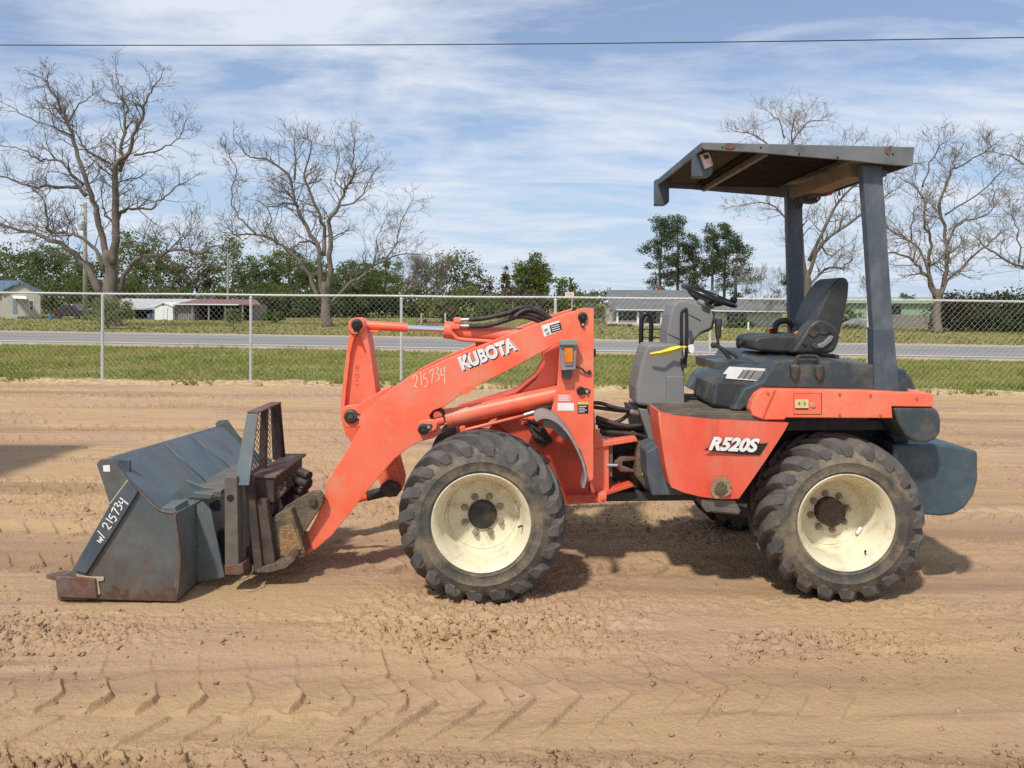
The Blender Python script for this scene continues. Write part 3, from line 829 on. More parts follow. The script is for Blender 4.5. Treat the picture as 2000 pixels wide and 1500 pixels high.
# ------------------------------------------------------------------ wheels
R_T = 0.482
def lug_mesh(side):
    """one long tread bar from the tyre middle to the shoulder; local centre = wheel centre, near shoulder at -Y"""
    n = 9
    V = []
    for i in range(n):
        s = i / (n - 1)
        y = 0.195 - 0.010 - 0.160 * s - 0.018 * s ** 3
        ang = 0.10 - 0.40 * (s ** 0.9)                # shoulder end leads clockwise seen from the near side
        hw = 0.021 + 0.019 * s
        crown = 0.034 * s ** 2.4
        bot = 0.444 - 0.020 * s ** 2.2 - 0.016 * s ** 8
        top = bot + 0.041 - (0.010 if i == n - 1 else 0)
        for (rr, k) in ((bot - 0.008, 1.5), (top, 0.92), (top, -0.92), (bot - 0.008, -1.5)):
            a = ang + k * hw / R_T
            V.append((rr * math.sin(-a), y, rr * math.cos(a)))
    # the bar runs out flat into the sidewall
    for (rr, k, yy) in ((0.368, 0.8, 0.006), (0.382, 0.65, -0.0060), (0.382, -0.65, -0.0060), (0.368, -0.8, 0.006)):
        a = 0.10 - 0.40 - 0.04 + k * 0.034 / R_T
        V.append((rr * math.sin(-a), yy, rr * math.cos(a)))
    m = n + 1
    Fc = [(3, 2, 1, 0), tuple((m - 1) * 4 + k for k in range(4))]
    for i in range(m - 1):
        for k in range(3): Fc.append((i * 4 + k, i * 4 + k + 1, (i + 1) * 4 + k + 1, (i + 1) * 4 + k))
        Fc.append((i * 4 + 3, i * 4, (i + 1) * 4, (i + 1) * 4 + 3))
    V = np.array(V)
    if side > 0: V[:, 1] = 0.39 - V[:, 1]
    me = newmesh('tread_lug', V, Fc)
    bm = bmesh.new(); bm.from_mesh(me); bmesh.ops.recalc_face_normals(bm, faces=bm.faces)
    bmesh.ops.bevel(bm, geom=[e for e in bm.edges if e.calc_face_angle(0) > 0.75], offset=0.0025, segments=1, affect='EDGES', clamp_overlap=True)
    bm.to_mesh(me); bm.free()
    me.materials.append(lug_m)
    return me
LUG = (lug_mesh(-1), lug_mesh(1))
NL = 20
def make_wheel(c, face, dish, spin, label=None):
    """c = centre (x, z); face = depth of the near sidewall; mirrored when dish < 0 (wheel seen from inside)"""
    far = dish < 0
    d = abs(dish)
    cc = (c[0], face, c[1])
    sg = -1 if far else 1
    off = 0.39 if far else 0.0
    def yy(v): return off + sg * v
    prof = [(0.252, yy(0.030)), (0.266, yy(0.006)), (0.276, yy(0.000)), (0.281, yy(0.006)), (0.279, yy(0.020)), (0.258, yy(0.060)), (0.252, yy(0.35)), (0.262, yy(0.39)), (0.250, yy(0.385)),
            (0.236, yy(0.30)), (0.232, yy(d + 0.03)), (0.205, yy(d)), (0.198, yy(d - 0.006)), (0.190, yy(d + 0.004)), (0.10, yy(d + 0.006)), (0.0, yy(d + 0.006)),
            ]
    prof2 = [(0.0, yy(d + 0.016)), (0.19, yy(d + 0.016)), (0.226, yy(d + 0.04))]
    outer = [(0.252, yy(0.39)), (0.276, yy(0.392)), (0.276, yy(0.380)), (0.250, yy(0.35)), (0.250, yy(0.05)), (0.280, yy(0.022)), (0.283, yy(0.006)), (0.277, yy(-0.001)), (0.268, yy(0.003)),
             (0.256, yy(0.022)), (0.246, yy(0.032)), (0.240, yy(0.075)), (0.222, yy(0.10)), (0.219, yy(d - 0.015)), (0.205, yy(d)), (0.198, yy(d - 0.004)), (0.188, yy(d + 0.004)), (0.12, yy(d + 0.005)), (0.0, yy(d + 0.005))]
    w = lathe('wheel', outer, cc, rim_m, LD, n=72, sharp=50)
    if label: w['label'] = label
    ty = [(0.262, 0.022), (0.280, 0.006), (0.292, 0.000), (0.296, -0.006), (0.300, -0.003), (0.325, -0.010), (0.344, -0.010), (0.347, -0.0125), (0.351, -0.009), (0.380, -0.001), (0.405, 0.014), (0.425, 0.045), (0.436, 0.10), (0.447, 0.195),
          (0.436, 0.29), (0.425, 0.345), (0.405, 0.376), (0.380, 0.392), (0.352, 0.401), (0.325, 0.402), (0.298, 0.392), (0.262, 0.368)]
    lathe('tyre', ty, cc, tyre_m, w, n=88, closed=True, sharp=60)
    for side in (0, 1):
        for i in range(NL):
            o = bpy.data.objects.new('tread_lug', LUG[side])
            COL.objects.link(o); o.parent = w
            o.location = Vector(cc) - WORLD[w.name]
            o.rotation_euler = (0, spin + 2 * math.pi * (i + 0.5 * side) / NL, 0)
    # hub cap and nuts
    lathe('hub_cap', [(0.0, yy(d - 0.016)), (0.070, yy(d - 0.014)), (0.077, yy(d - 0.009)), (0.080, yy(d + 0.004))], cc, black if not far else chassis, w, n=40, sharp=50)
    for i in range(8):
        a = spin * 2.3 + 0.2 + i * math.pi / 4
        p = (cc[0] + 0.112 * math.cos(a), cc[1], cc[2] + 0.112 * math.sin(a))
        lathe('wheel_nut', [(0.0, yy(d - 0.026)), (0.009, yy(d - 0.026)), (0.010, yy(d - 0.016)), (0.018, yy(d - 0.015)), (0.019, yy(d + 0.001)), (0.023, yy(d + 0.003))], p, nut_m, w, n=6, sharp=20)
    if not far:
        a = 5.35 + spin * 8
        p = Vector((cc[0] + 0.232 * math.cos(a), cc[1] + 0.07, cc[2] + 0.232 * math.sin(a)))
        tube('valve_stem', [p, p + Vector((-0.02 * math.cos(a), -0.03, -0.02 * math.sin(a)))], 0.006, black, w)
        a2 = a + 0.25; pts = [Vector((cc[0] + 0.205 * math.cos(a2 + k * 0.06), cc[1] + d - 0.02, cc[2] + 0.205 * math.sin(a2 + k * 0.06))) for k in range(5)]
        tube('balance_clip', pts, 0.012, white_p, w, n=6)
    return w
FW = P(940, 1021, 4.30); RW = P(1654, 1031, 4.40)
make_wheel((FW.x, 0.458), 4.300, 0.19, 0.10)
make_wheel((RW.x, 0.450), 4.400, 0.25, 0.00)
make_wheel((FW.x + 0.03, 0.455), 5.52, -0.19, 0.2)
make_wheel((RW.x - 0.12, 0.452), 5.74, -0.25, 0.3)
# axles
cyl('axle', (FW.x, 4.48, 0.46), (FW.x, 5.75, 0.46), 0.085, mach, LD)
cyl('axle', (RW.x, 4.60, 0.455), (RW.x - 0.12, 5.95, 0.455), 0.085, mach, LD)

# ------------------------------------------------------------------ boom arms
ARM = [(1134, 604), (1092, 617), (1040, 636), (980, 658), (920, 682), (860, 707), (805, 733), (770, 755), (742, 778), (726, 796), (710, 824), (692, 854), (668, 896), (646, 928), (638, 937), (634, 966),
       (620, 1006), (602, 1040), (587, 1052), (590, 1070), (597, 1083), (617, 1072), (648, 1046), (677, 1010), (702, 978), (728, 946), (770, 897), (800, 873), (822, 862), (846, 856), (862, 845), (856, 832), (842, 822),
       (838, 812), (846, 802), (870, 793), (905, 767), (940, 750), (1004, 717), (1058, 688), (1110, 660), (1140, 640)]
arm = prism('boom_arm', ARM, 4.740, 4.785, orange, LD, bevel=0.004)
# far arm: the same plate on the other side
o = bpy.data.objects.new('boom_arm', arm.data); COL.objects.link(o); o.parent = LD; o.location = arm.location + Vector((0, 0.68, 0))
m_ = o.modifiers.new('bevel', 'BEVEL'); m_.width = 0.004; m_.segments = 2; m_.limit_method = 'ANGLE'
# cross tube and the bell crank bracket
p = P(695, 815, 4.9)
cyl('cross_tube', (p.x + 0.12, 4.785, p.z), (p.x + 0.12, 5.42, p.z), 0.075, orange, LD)
prism('crank_bracket', [(664, 800), (676, 792), (700, 790), (735, 768), (765, 752), (770, 800), (735, 826), (705, 834), (676, 836), (666, 822)], 4.86, 4.885, orange, LD)
prism('crank_bracket', [(664, 800), (676, 792), (700, 790), (735, 768), (765, 752), (770, 800), (735, 826), (705, 834), (676, 836), (666, 822)], 5.30, 5.325, orange, LD)

def pin(px, py, Y, r, parent=LD, bolt=None, rb=0.012, cone=True):
    c = P(px, py, Y)
    k = lathe('pivot_pin', [(0.0, -0.022), (r * 0.35, -0.022), (r * 0.42, -0.014), (r * 0.55, -0.014), (r * 0.62, -0.022), (r * 0.85, -0.020), (r, -0.010), (r, 0.03)], c, black, parent, n=24, sharp=50)
    if bolt:
        b = P(bolt[0], bolt[1], Y)
        dv = (b - c)
        n = dv.normalized(); t = Vector((-n.z, 0, n.x))
        rr = rb * 1.9
        poly = [c + t * r * 0.7, b + t * rr * 0.8 , b + n * rr + t * rr * 0.3, b + n * rr - t * rr * 0.3, b - t * rr * 0.8, c - t * r * 0.7]
        V, Fc = poly_prism([q + Vector((0, -0.006, 0)) for q in poly], Vector((0, 0.012, 0)))
        fix_normals(obj('retainer_plate', V, Fc, black, k, bevel=0.003))
        lathe('bolt', [(0, -0.020), (rb * 0.9, -0.020), (rb, -0.006), (rb, 0.0)], b, zinc, k, n=6, sharp=20)
    return k

# bell crank between the arms: web with proud flanges
BC = [(686, 628), (697, 620), (709, 626), (716, 645), (724, 690), (735, 770), (768, 870), (786, 940), (783, 960), (768, 970), (750, 962), (735, 930), (704, 885), (674, 848), (664, 805), (668, 760), (678, 680)]
bc = prism('bell_crank', BC, 5.02, 5.20, orange, LD, bevel=0.006)
prism('flange', [(686, 628), (690, 624), (694, 650), (684, 690), (676, 760), (672, 805), (664, 805), (668, 760), (678, 680)], 4.985, 5.02, orange, bc, bevel=0.003)
prism('flange', [(703, 650), (714, 640), (724, 690), (735, 770), (740, 786), (732, 786), (716, 690)], 4.985, 5.02, orange, bc, bevel=0.003)
prism('flange', [(688, 648), (704, 648), (705, 655), (687, 655)], 4.985, 5.02, orange, bc, bevel=0.003)
c = P(697, 637, 4.985)
lathe('boss', [(0, -0.02), (0.052, -0.02), (0.056, -0.014), (0.056, 0.06)], c, orange, bc, n=28)
pin(697, 634, 4.955, 0.036, bc, bolt=(697, 650), rb=0.008)
# stamped figures on the web
def strokes(name, polys, p0, pr, pu, Y, w, mat, parent, off=0.0015, th=0.0006):
    """flat hand-drawn strokes in a plane of constant depth; polys in a unit box spanned by pr and pu from p0 (pixels)"""
    o0 = P(*p0, Y); ex = P(p0[0] + pr[0], p0[1] + pr[1], Y) - o0; ez = P(p0[0] + pu[0], p0[1] + pu[1], Y) - o0
    V = []; Fc = []
    for pl in polys:
        q = [o0 + ex * a + ez * b + Vector((0, -off, 0)) for a, b in pl]
        q = smooth_pts(q, 4) if len(q) > 2 else q
        base = len(V)
        for i, a in enumerate(q):
            t = (q[min(i + 1, len(q) - 1)] - q[max(i - 1, 0)]); t.normalize()
            n = Vector((-t.z, 0, t.x)) * (w / 2) * (0.75 + 0.5 * random.random())
            V += [tuple(a + n), tuple(a - n)]
        for i in range(len(q) - 1): Fc.append((base + 2 * i, base + 2 * i + 1, base + 2 * i + 3, base + 2 * i + 2))
    return obj(name, V, Fc, mat, parent)
strokes('stamped_figures', [[(0, 0.02), (1, 0.02)], [(0, .22), (1, .22)], [(0, .42), (.5, .36), (1, .42), (1, .5), (.5, .56), (0, .5), (0, .42)], [(0, .76), (1, .76)], [(0, .86), (.5, .9), (1, .86), (1, .96), (.5, 1), (0, .96), (0, .86)]],
        (694, 752), (7, 0), (0, -38), 5.02, 0.004, orange_d, bc)
pin(686, 813, 4.86, 0.045, LD, bolt=(702, 814), rb=0.013)
# lower link
prism('link_eye', [(742, 950), (755, 940), (775, 945), (783, 958), (775, 970), (758, 972), (745, 966)], 4.96, 5.02, black, bc, bevel=0.006)
tube('crank_link', [P(762, 958, 5.06), P(700, 974, 5.02), P(615, 985, 4.98)], 0.026, orange, LD)
tube('link_grease', [P(765, 957, 5.055), P(716, 969, 5.025)], 0.034, black, LD)

# tilt cylinder
Yt = 5.10
cy = cyl('tilt_cylinder', P(884, 648, Yt), P(1120, 662, Yt), 0.052, orange, LD, n=28)
cyl('gland', P(868, 644, Yt), P(887, 646, Yt), 0.058, orange, cy, n=28)
cyl('rod', P(790, 640, Yt), P(872, 644, Yt), 0.021, chrome, cy, n=24)
cyl('rod_sleeve', P(716, 635, Yt), P(796, 640, Yt), 0.030, orange, cy, n=24)
prism('rod_lug', [(722, 645), (741, 646), (738, 650), (725, 649)], 5.05, 5.15, orange, cy, bevel=0.003)
prism('port_block', [(886, 620), (900, 620), (902, 630), (886, 630)], 5.03, 5.09, orange, cy)
prism('port_block', [(880, 633), (898, 633), (898, 643), (880, 643)], 5.00, 5.06, orange, cy)
prism('tube_clamp', [(928, 668), (950, 669), (949, 679), (929, 679)], 5.05, 5.09, orange_d, cy)
tube('oil_pipe', [P(884, 648, 5.03), P(890, 658, 5.03), P(902, 663, 5.03), P(960, 667, 5.03), P(1040, 672, 5.05)], 0.013, orange, cy, k=4)
for (a, b) in (((900, 625), (918, 624)), ((896, 637), (920, 637))):
    cyl('hose_fitting', P(*a, 5.04), P(*b, 5.04), 0.012, zinc, cy)
for pts in ([(916, 624), (950, 621), (1000, 610), (1030, 612), (1060, 622), (1076, 632)], [(916, 637), (950, 636), (985, 627), (1015, 618), (1045, 624), (1066, 634)], [(990, 614), (1010, 603), (1030, 600), (1055, 606), (1078, 625)], [(1004, 620), (1022, 607), (1042, 606), (1062, 616), (1080, 634)]):
    tube('hose', [P(a, b, 5.02 + 0.05 * i / len(pts)) for i, (a, b) in enumerate(pts)], 0.0155, black, LD, k=4)

# ------------------------------------------------------------------ front frame and tower
ff = prism('front_frame', [(888, 803), (1008, 768), (1046, 736), (1063, 706), (1057, 684), (1094, 660), (1158, 640), (1158, 962), (1090, 968), (980, 960), (900, 880)], 4.98, 5.30, orange_d, LD, bevel=0.008)
prism('web', [(1062, 690), (1096, 665), (1094, 735), (1080, 760), (1010, 775), (1048, 742), (1065, 712)], 4.90, 4.93, orange, ff, bevel=0.004)
prism('skirt', [(960, 822), (1090, 800), (1150, 900), (1150, 962), (1085, 966), (1060, 900), (1010, 858)], 4.88, 4.92, orange_d, ff, bevel=0.004)
tw = prism('tower_plate', [(1127, 604), (1140, 601), (1160, 602), (1159, 936), (1148, 942), (1146, 915), (1135, 882), (1110, 846), (1074, 812), (1080, 790), (1089, 745), (1093, 682), (1109, 655), (1120, 614)], 4.715, 4.735, orange, LD, bevel=0.003)
prism('tower_plate', [(1127, 604), (1160, 602), (1159, 936), (1148, 942), (1146, 915), (1110, 846), (1074, 812), (1089, 745), (1093, 682), (1109, 655)], 5.47, 5.49, orange_d, LD, bevel=0.003)
prism('cross_plate', [(1100, 690), (1158, 672), (1158, 720), (1090, 740)], 4.74, 5.46, orange_d, LD, bevel=0.003)
c = P(1138, 619, 4.715)
pin(1138, 619, 4.715, 0.030, tw, bolt=(1138, 634), rb=0.010)
pin(1134, 763, 4.715, 0.026, tw, bolt=(1146, 764), rb=0.012)
prism('stop', [(1160, 682), (1164, 682), (1164, 697), (1160, 697)], 4.74, 4.80, black, tw, bevel=0.002)
# lamp box
lb = prism('lamp_box', [(1093, 666), (1127, 666), (1127, 678), (1124, 722), (1096, 724), (1094, 680)], 4.66, 4.712, fender_m, tw, bevel=0.004)
prism('hood', [(1092, 664), (1128, 664), (1127, 674), (1093, 674)], 4.635, 4.664, fender_m, lb, bevel=0.003)
prism('lens', [(1103, 679), (1119, 679), (1119, 708), (1103, 709)], 4.648, 4.662, amber, lb, bevel=0.004)
prism('lens_base', [(1103, 709), (1119, 708), (1118, 714), (1104, 714)], 4.652, 4.662, grey_pl, lb, bevel=0.002)
prism('bracket', [(1097, 724), (1117, 724), (1116, 740), (1098, 740)], 4.665, 4.71, black, lb, bevel=0.002)
tube('lamp_cable', [P(1126, 716, 4.69), P(1136, 720, 4.69), P(1144, 728, 4.70), P(1151, 727, 4.70)], 0.006, black, tw, k=4)
lathe('grommet', [(0, -0.012), (0.012, -0.012), (0.014, 0.003)], P(1151, 727, 4.712), black, tw, n=16)
# decals on the tower
def decal(name, px, Y, mat, parent, off=0.0012):
    pts = [P(a, b, Y - off) for a, b in px]
    return obj(name, pts, [tuple(range(len(pts)))], mat, parent)
def quad(x0, y0, x1, y1): return [(x0, y0), (x1, y0), (x1, y1), (x0, y1)]
decal('white_plate', quad(1089, 787, 1121, 802), 4.715, decal_w, tw)
decal('faded_label', quad(1089, 770, 1117, 784), 4.715, decal_p, tw)
for i in range(4): decal('label_print', quad(1091, 772 + i * 3, 1091 + 18 + 4 * (i % 2), 773.4 + i * 3), 4.714, decal_w, tw, 0.0008)
decal('warning_label', quad(1128, 785, 1149, 808), 4.715, decal_k, tw)
decal('label_head', quad(1128, 785, 1149, 790), 4.714, decal_y, tw, 0.0008)
for i in range(4): decal('label_print', quad(1130, 793 + i * 3.6, 1146 - 4 * (i % 2), 794.2 + i * 3.6), 4.714, decal_w, tw, 0.0008)

# lift cylinder
Yl = 4.83
lc = cyl('lift_cylinder', P(878, 816, Yl), P(1100, 768, Yl), 0.057, orange, LD, n=30)
cyl('gland', P(872, 817.5, Yl), P(884, 815, Yl), 0.062, orange, lc, n=30)
cyl('rod', P(838, 828, 4.80), P(876, 817, Yl), 0.024, chrome, lc, n=20)
cyl('rod_sleeve', P(838, 829, 4.78), P(866, 821, 4.80), 0.030, orange, lc, n=20)
prism('rod_eye', [(814, 838), (818, 824), (830, 820), (846, 820), (854, 826), (853, 838), (840, 846), (822, 850)], 4.70, 4.738, orange, lc, bevel=0.005)
pin(827, 838, 4.70, 0.034, lc, bolt=(838, 833), rb=0.011)
tube('oil_pipe', [P(902, 842, 4.74), P(912, 839, 4.74), P(1026, 811, 4.74)], 0.010, orange, lc)
prism('pipe_elbow', [(897, 834), (908, 832), (910, 842), (899, 845)], 4.73, 4.76, orange, lc, bevel=0.004)
cyl('hose_fitting', P(1024, 811, 4.74), P(1047, 804, 4.74), 0.013, zinc, lc)
tube('hose', [P(1044, 805, 4.74), P(1060, 799, 4.75), P(1084, 794, 4.80)], 0.017, black, lc, k=3)
prism('pipe_clamp', [(940, 836), (960, 820), (972, 816), (955, 838)], 4.80, 4.84, orange, lc, bevel=0.002)
lathe('clevis_ring', [(0.03, -0.02), (0.052, -0.02), (0.052, 0.02), (0.03, 0.02)], P(855, 812, 4.80), dark_rust, lc, n=20, closed=True)
cyl('cross_pipe', P(1018, 824, 4.76), P(1050, 815, 4.84), 0.018, orange, LD)
# hoses and fittings above the tyre
for pts in ([(1020, 824), (1034, 830), (1042, 845), (1058, 860)], [(1036, 822), (1036, 838), (1050, 858)], [(1028, 818), (1044, 836), (1062, 846)]):
    tube('hose', [P(a, b, 4.78) for a, b in pts], 0.010, black, LD, k=4)
prism('valve_block', [(1040, 828), (1062, 834), (1080, 862), (1060, 876), (1044, 860)], 4.84, 4.90, mach, LD)

# arm decals
def text_mesh(body, offset=0.0, shear=0.0):
    cu = bpy.data.curves.new('t', 'FONT'); cu.body = body; cu.offset = offset; cu.shear = shear; cu.resolution_u = 4
    o = bpy.data.objects.new('t', cu); COL.objects.link(o)
    bpy.context.view_layer.update()
    dg = bpy.context.evaluated_depsgraph_get()
    me = bpy.data.meshes.new_from_object(o.evaluated_get(dg))
    V = np.array([v.co[:] for v in me.vertices]); Fc = [tuple(p.vertices) for p in me.polygons]
    bpy.data.objects.remove(o); bpy.data.curves.remove(cu); bpy.data.meshes.remove(me)
    return V, Fc
def text_on(name, body, p0, pr, pu, Y, mat, parent, off, offset=0.0, shear=0.0):
    V0, _ = text_mesh(body, 0.0, shear)
    V, Fc = text_mesh(body, offset, shear)
    lo = V0.min(0); hi = V0.max(0)
    o0 = P(*p0, Y); ex = P(p0[0] + pr[0], p0[1] + pr[1], Y) - o0; ez = P(p0[0] + pu[0], p0[1] + pu[1], Y) - o0
    W3 = [o0 + ex * ((v[0] - lo[0]) / (hi[0] - lo[0])) + ez * ((v[1] - lo[1]) / (hi[1] - lo[1])) + Vector((0, -off, 0)) for v in V]
    return obj(name, W3, Fc, mat, parent)
kp0, kpr, kpu = (905, 722), (104, -39), (-8, -22)
text_on('brand_sticker_backing', 'KUBOTA', kp0, kpr, kpu, 4.740, decal_w, arm, 0.0010, 0.105)
text_on('brand_lettering_outline', 'KUBOTA', (906, 723), kpr, kpu, 4.740, decal_k, arm, 0.0016, 0.062)
text_on('brand_lettering', 'KUBOTA', kp0, kpr, kpu, 4.740, decal_w, arm, 0.0022, 0.030)
DIG = {'2': [[(0, .75), (.2, 1), (.55, .95), (.6, .65), (.3, .3), (.05, .08), (.25, .12), (.7, 0)]], '1': [[(.35, 1), (.3, 0)]], '5': [[(.65, 1), (.2, .95), (.12, .6), (.45, .62), (.6, .35), (.35, .02), (0, .08)]],
       '7': [[(0, .9), (.35, .98), (.72, 1), (.5, .5), (.3, 0)]], '3': [[(.05, .92), (.45, 1), (.58, .8), (.25, .55), (.6, .42), (.5, .08), (0, .0)]], '4': [[(.08, 1), (.0, .52), (.3, .5), (.55, .58)], [(.6, 1.05), (.45, -.2)]],
       'w': [[(0, .6), (.1, .05), (.3, .45), (.48, .02), (.68, .6)]], '/': [[(0, -.1), (.35, 1.05)]]}
def written(name, s, p0, pr, pu, Y, w, mat, parent, adv=None):
    polys = []; n = len(s); x = 0
    for k, ch in enumerate(s):
        if ch == ' ': x += 0.6; continue
        dy_ = 0.1 * math.sin(k * 2.1)
        for pl in DIG[ch]: polys.append([(x + a, b + dy_) for a, b in pl])
        x += 0.62 if ch in '1/' else 0.9
    polys = [[(a / x, b) for a, b in pl] for pl in polys]
    return strokes(name, polys, p0, pr, pu, Y, w, mat, parent)
written('handwritten_number', '215734', (808, 760), (66, -20), (-2, -26), 4.740, 0.0055, chalk_y, arm)
ol = decal('operation_label', [(1057, 636), (1092, 626), (1098, 645), (1063, 658)], 4.740, decal_w, arm)
decal('label_black_panel', [(1073, 636), (1094, 629.5), (1098, 644), (1077, 651)], 4.739, decal_k, arm, 0.001)
for i in range(3): decal('label_print', [(1076 + i, 638 + 4 * i), (1092 + i, 633 + 4 * i), (1092.4 + i, 634.4 + 4 * i), (1076.4 + i, 639.4 + 4 * i)], 4.738, decal_w, arm, 0.0008)
for (a, b) in ((1062, 645), (1066, 652)): decal('label_icon', [(a, b), (a + 6, b - 5), (a + 8, b - 1), (a + 3, b + 3)], 4.738, fender_m, arm, 0.0005)
prism('weld_boss', [(898, 766), (905, 756), (918, 752), (930, 757), (922, 764), (906, 772)], 4.735, 4.739, orange, arm, bevel=0.001)

# grey curved mudguard
fe = [(1046, 822), (1062, 815), (1082, 820), (1100, 834), (1116, 855), (1131, 884), (1141, 912), (1144, 932), (1139, 953)]
near = smooth_pts([P(a, b, 4.40) for a, b in fe], 4)
V = []; Fc = []
for i, q in enumerate(near):
    s = i / (len(near) - 1)
    d = 0.33 * (1 - 0.75 * max(0, (s - 0.55) / 0.45) ** 1.5)
    t = near[min(i + 1, len(near) - 1)] - near[max(i - 1, 0)]; t.normalize(); n = Vector((-t.z, 0, t.x)) * 0.007
    V += [tuple(q + n), tuple(q - n), tuple(q - n + Vector((0, d, 0))), tuple(q + n + Vector((0, d, 0)))]
for i in range(len(near) - 1):
    for k in range(4): Fc.append((i * 4 + k, i * 4 + (k + 1) % 4, i * 4 + 4 + (k + 1) % 4, i * 4 + 4 + k))
Fc += [(3, 2, 1, 0), tuple(len(V) - 4 + k for k in range(4))]
auto_smooth(fix_normals(obj('mudguard', V, Fc, fender_m, LD)), 50)
prism('mudguard_bracket', [(1062, 820), (1085, 822), (1110, 850), (1104, 862), (1080, 838), (1062, 834)], 4.70, 4.714, fender_m, LD, bevel=0.002)

# ------------------------------------------------------------------ articulation joint
prism('hinge_post', [(1152, 870), (1180, 866), (1190, 868), (1190, 964), (1152, 966)], 4.88, 5.02, orange, LD, bevel=0.008)
prism('hinge_gusset', [(1160, 800), (1163, 835), (1172, 852), (1186, 862), (1160, 866)], 4.86, 4.88, orange, LD, bevel=0.003)
prism('hinge_plate', [(1156, 866), (1242, 853), (1246, 862), (1160, 876)], 4.86, 5.34, orange, LD, bevel=0.004)
prism('hinge_plate', [(1090, 962), (1180, 962), (1232, 945), (1240, 950), (1184, 968), (1090, 970)], 4.86, 5.34, orange_d, LD, bevel=0.004)
prism('lower_beam', [(1100, 964), (1340, 958), (1340, 978), (1176, 980)], 4.92, 5.28, chassis, LD)
prism('guard_bar', [(1098, 968), (1172, 966), (1172, 982), (1104, 986)], 4.80, 4.86, orange_d, LD, bevel=0.003)
gb = prism('bar_end', [(1168, 964), (1185, 964), (1184, 980), (1176, 985), (1168, 980)], 4.78, 4.88, orange, LD, bevel=0.003)
lathe('bolt', [(0, -0.012), (0.014, -0.012), (0.016, 0.003)], P(1176, 972, 4.78), orange, gb, n=6)
prism('joint_yoke', [(1196, 866), (1262, 866), (1262, 955), (1210, 958), (1196, 930)], 5.02, 5.26, mach, LD)
prism('steel_bar', [(1190, 868), (1197, 868), (1196, 932), (1188, 930)], 4.90, 4.93, tan_steel, LD, bevel=0.002)
cyl('steering_rod', P(1186, 908, 4.88), P(1206, 908, 4.88), 0.011, chrome, LD)
prism('rod_end', [(1200, 904), (1212, 892), (1246, 893), (1246, 899), (1216, 902), (1216, 910), (1246, 922), (1212, 922), (1202, 914)], 4.90, 5.00, rusty, LD)
prism('knuckle', [(1212, 898), (1252, 898), (1252, 926), (1216, 924)], 4.98, 5.10, mach, LD)
cyl('knuckle_pin', P(1238, 880, 5.02), P(1238, 950, 5.02), 0.05, mach, LD)
prism('joint_cover', [(1246, 868), (1275, 862), (1290, 872), (1282, 900), (1264, 960), (1240, 930)], 4.84, 5.30, muddy, LD, bevel=0.02)
decal('data_plate', [(1255, 896), (1268, 895), (1268, 927), (1254, 928)], 4.835, decal_b, LD)
# hose bundle to the rear frame
for i, pts in enumerate(([(1158, 787), (1175, 788), (1205, 797), (1232, 801)], [(1158, 795), (1180, 798), (1210, 802), (1232, 803)], [(1164, 820), (1190, 826), (1214, 820), (1230, 806)],
            [(1164, 815), (1185, 822), (1222, 832), (1256, 830)], [(1164, 825), (1190, 832), (1224, 834), (1258, 832)], [(1168, 832), (1195, 836), (1225, 838), (1260, 836)],
            [(1172, 842), (1200, 845), (1240, 848), (1275, 858)], [(1176, 846), (1205, 852), (1240, 856), (1270, 860)])):
    tube('hose', [P(a, b, 4.94 + 0.02 * (i % 3)) for a, b in pts], 0.0125 if i < 3 else 0.015, black, LD, k=4)
cyl('hose_fitting', P(1230, 803, 4.94), P(1248, 807, 4.94), 0.017, zinc, LD)
prism('bulkhead', [(1229, 795), (1300, 800), (1300, 880), (1262, 868), (1240, 840)], 5.04, 5.30, chassis, LD)

# ------------------------------------------------------------------ rear body
prism('chassis_block', [(1290, 830), (1540, 822), (1750, 820), (1790, 900), (1740, 975), (1440, 985), (1300, 975)], 4.86, 5.40, chassis, LD, bevel=0.01)
prism('wheel_arch', [(1500, 822), (1748, 820), (1800, 900), (1780, 925), (1735, 840), (1520, 842), (1452, 962), (1436, 962)], 4.66, 4.86, chassis, LD, bevel=0.004)
prism('side_box', [(1262, 884), (1282, 872), (1310, 872), (1345, 960), (1330, 967), (1274, 968), (1264, 930)], 4.62, 5.0, slate, LD, bevel=0.008)
# red side panel, bulging slightly outwards
SP = [(1287, 805), (1320, 811), (1380, 817), (1450, 820), (1535, 824), (1526, 840), (1490, 895), (1440, 971), (1410, 973), (1370, 969), (1335, 961), (1311, 951), (1302, 915), (1295, 870), (1289, 830)]
def bulged(name, px, Y0, Y1, bulge, mat, parent, bevel=0.01):
    pts = [P(a, b, Y0) for a, b in px]
    bm = bmesh.new()
    vs = [bm.verts.new(p) for p in pts]
    f = bm.faces.new(vs)
    r = bmesh.ops.triangulate(bm, faces=[f])
    for k in range(4):
        bmesh.ops.subdivide_edges(bm, edges=bm.edges[:], cuts=1, use_grid_fill=True)
    xs_ = [v.co.x for v in bm.verts]; zs_ = [v.co.z for v in bm.verts]
    x0, x1, z0, z1 = min(xs_), max(xs_), min(zs_), max(zs_)
    for v in bm.verts:
        a = (v.co.x - x0) / (x1 - x0); c_ = (v.co.z - z0) / (z1 - z0)
        v.co.y -= bulge * (1 - (1 - a) ** 2.2) * (0.45 + 0.55 * math.sin(math.pi * min(1, max(0, c_)) * 0.62 + 0.5))
    ret = bmesh.ops.extrude_face_region(bm, geom=bm.faces[:])
    for e in ret['geom']:
        if isinstance(e, bmesh.types.BMVert): e.co.y = Y1
    bmesh.ops.recalc_face_normals(bm, faces=bm.faces)
    V = np.array([v.co[:] for v in bm.verts]); bm.verts.index_update()
    Fc = [tuple(v.index for v in f.verts) for f in bm.faces]
    bm.free()
    return auto_smooth(obj(name, V, Fc, mat, parent, bevel=0), 40)
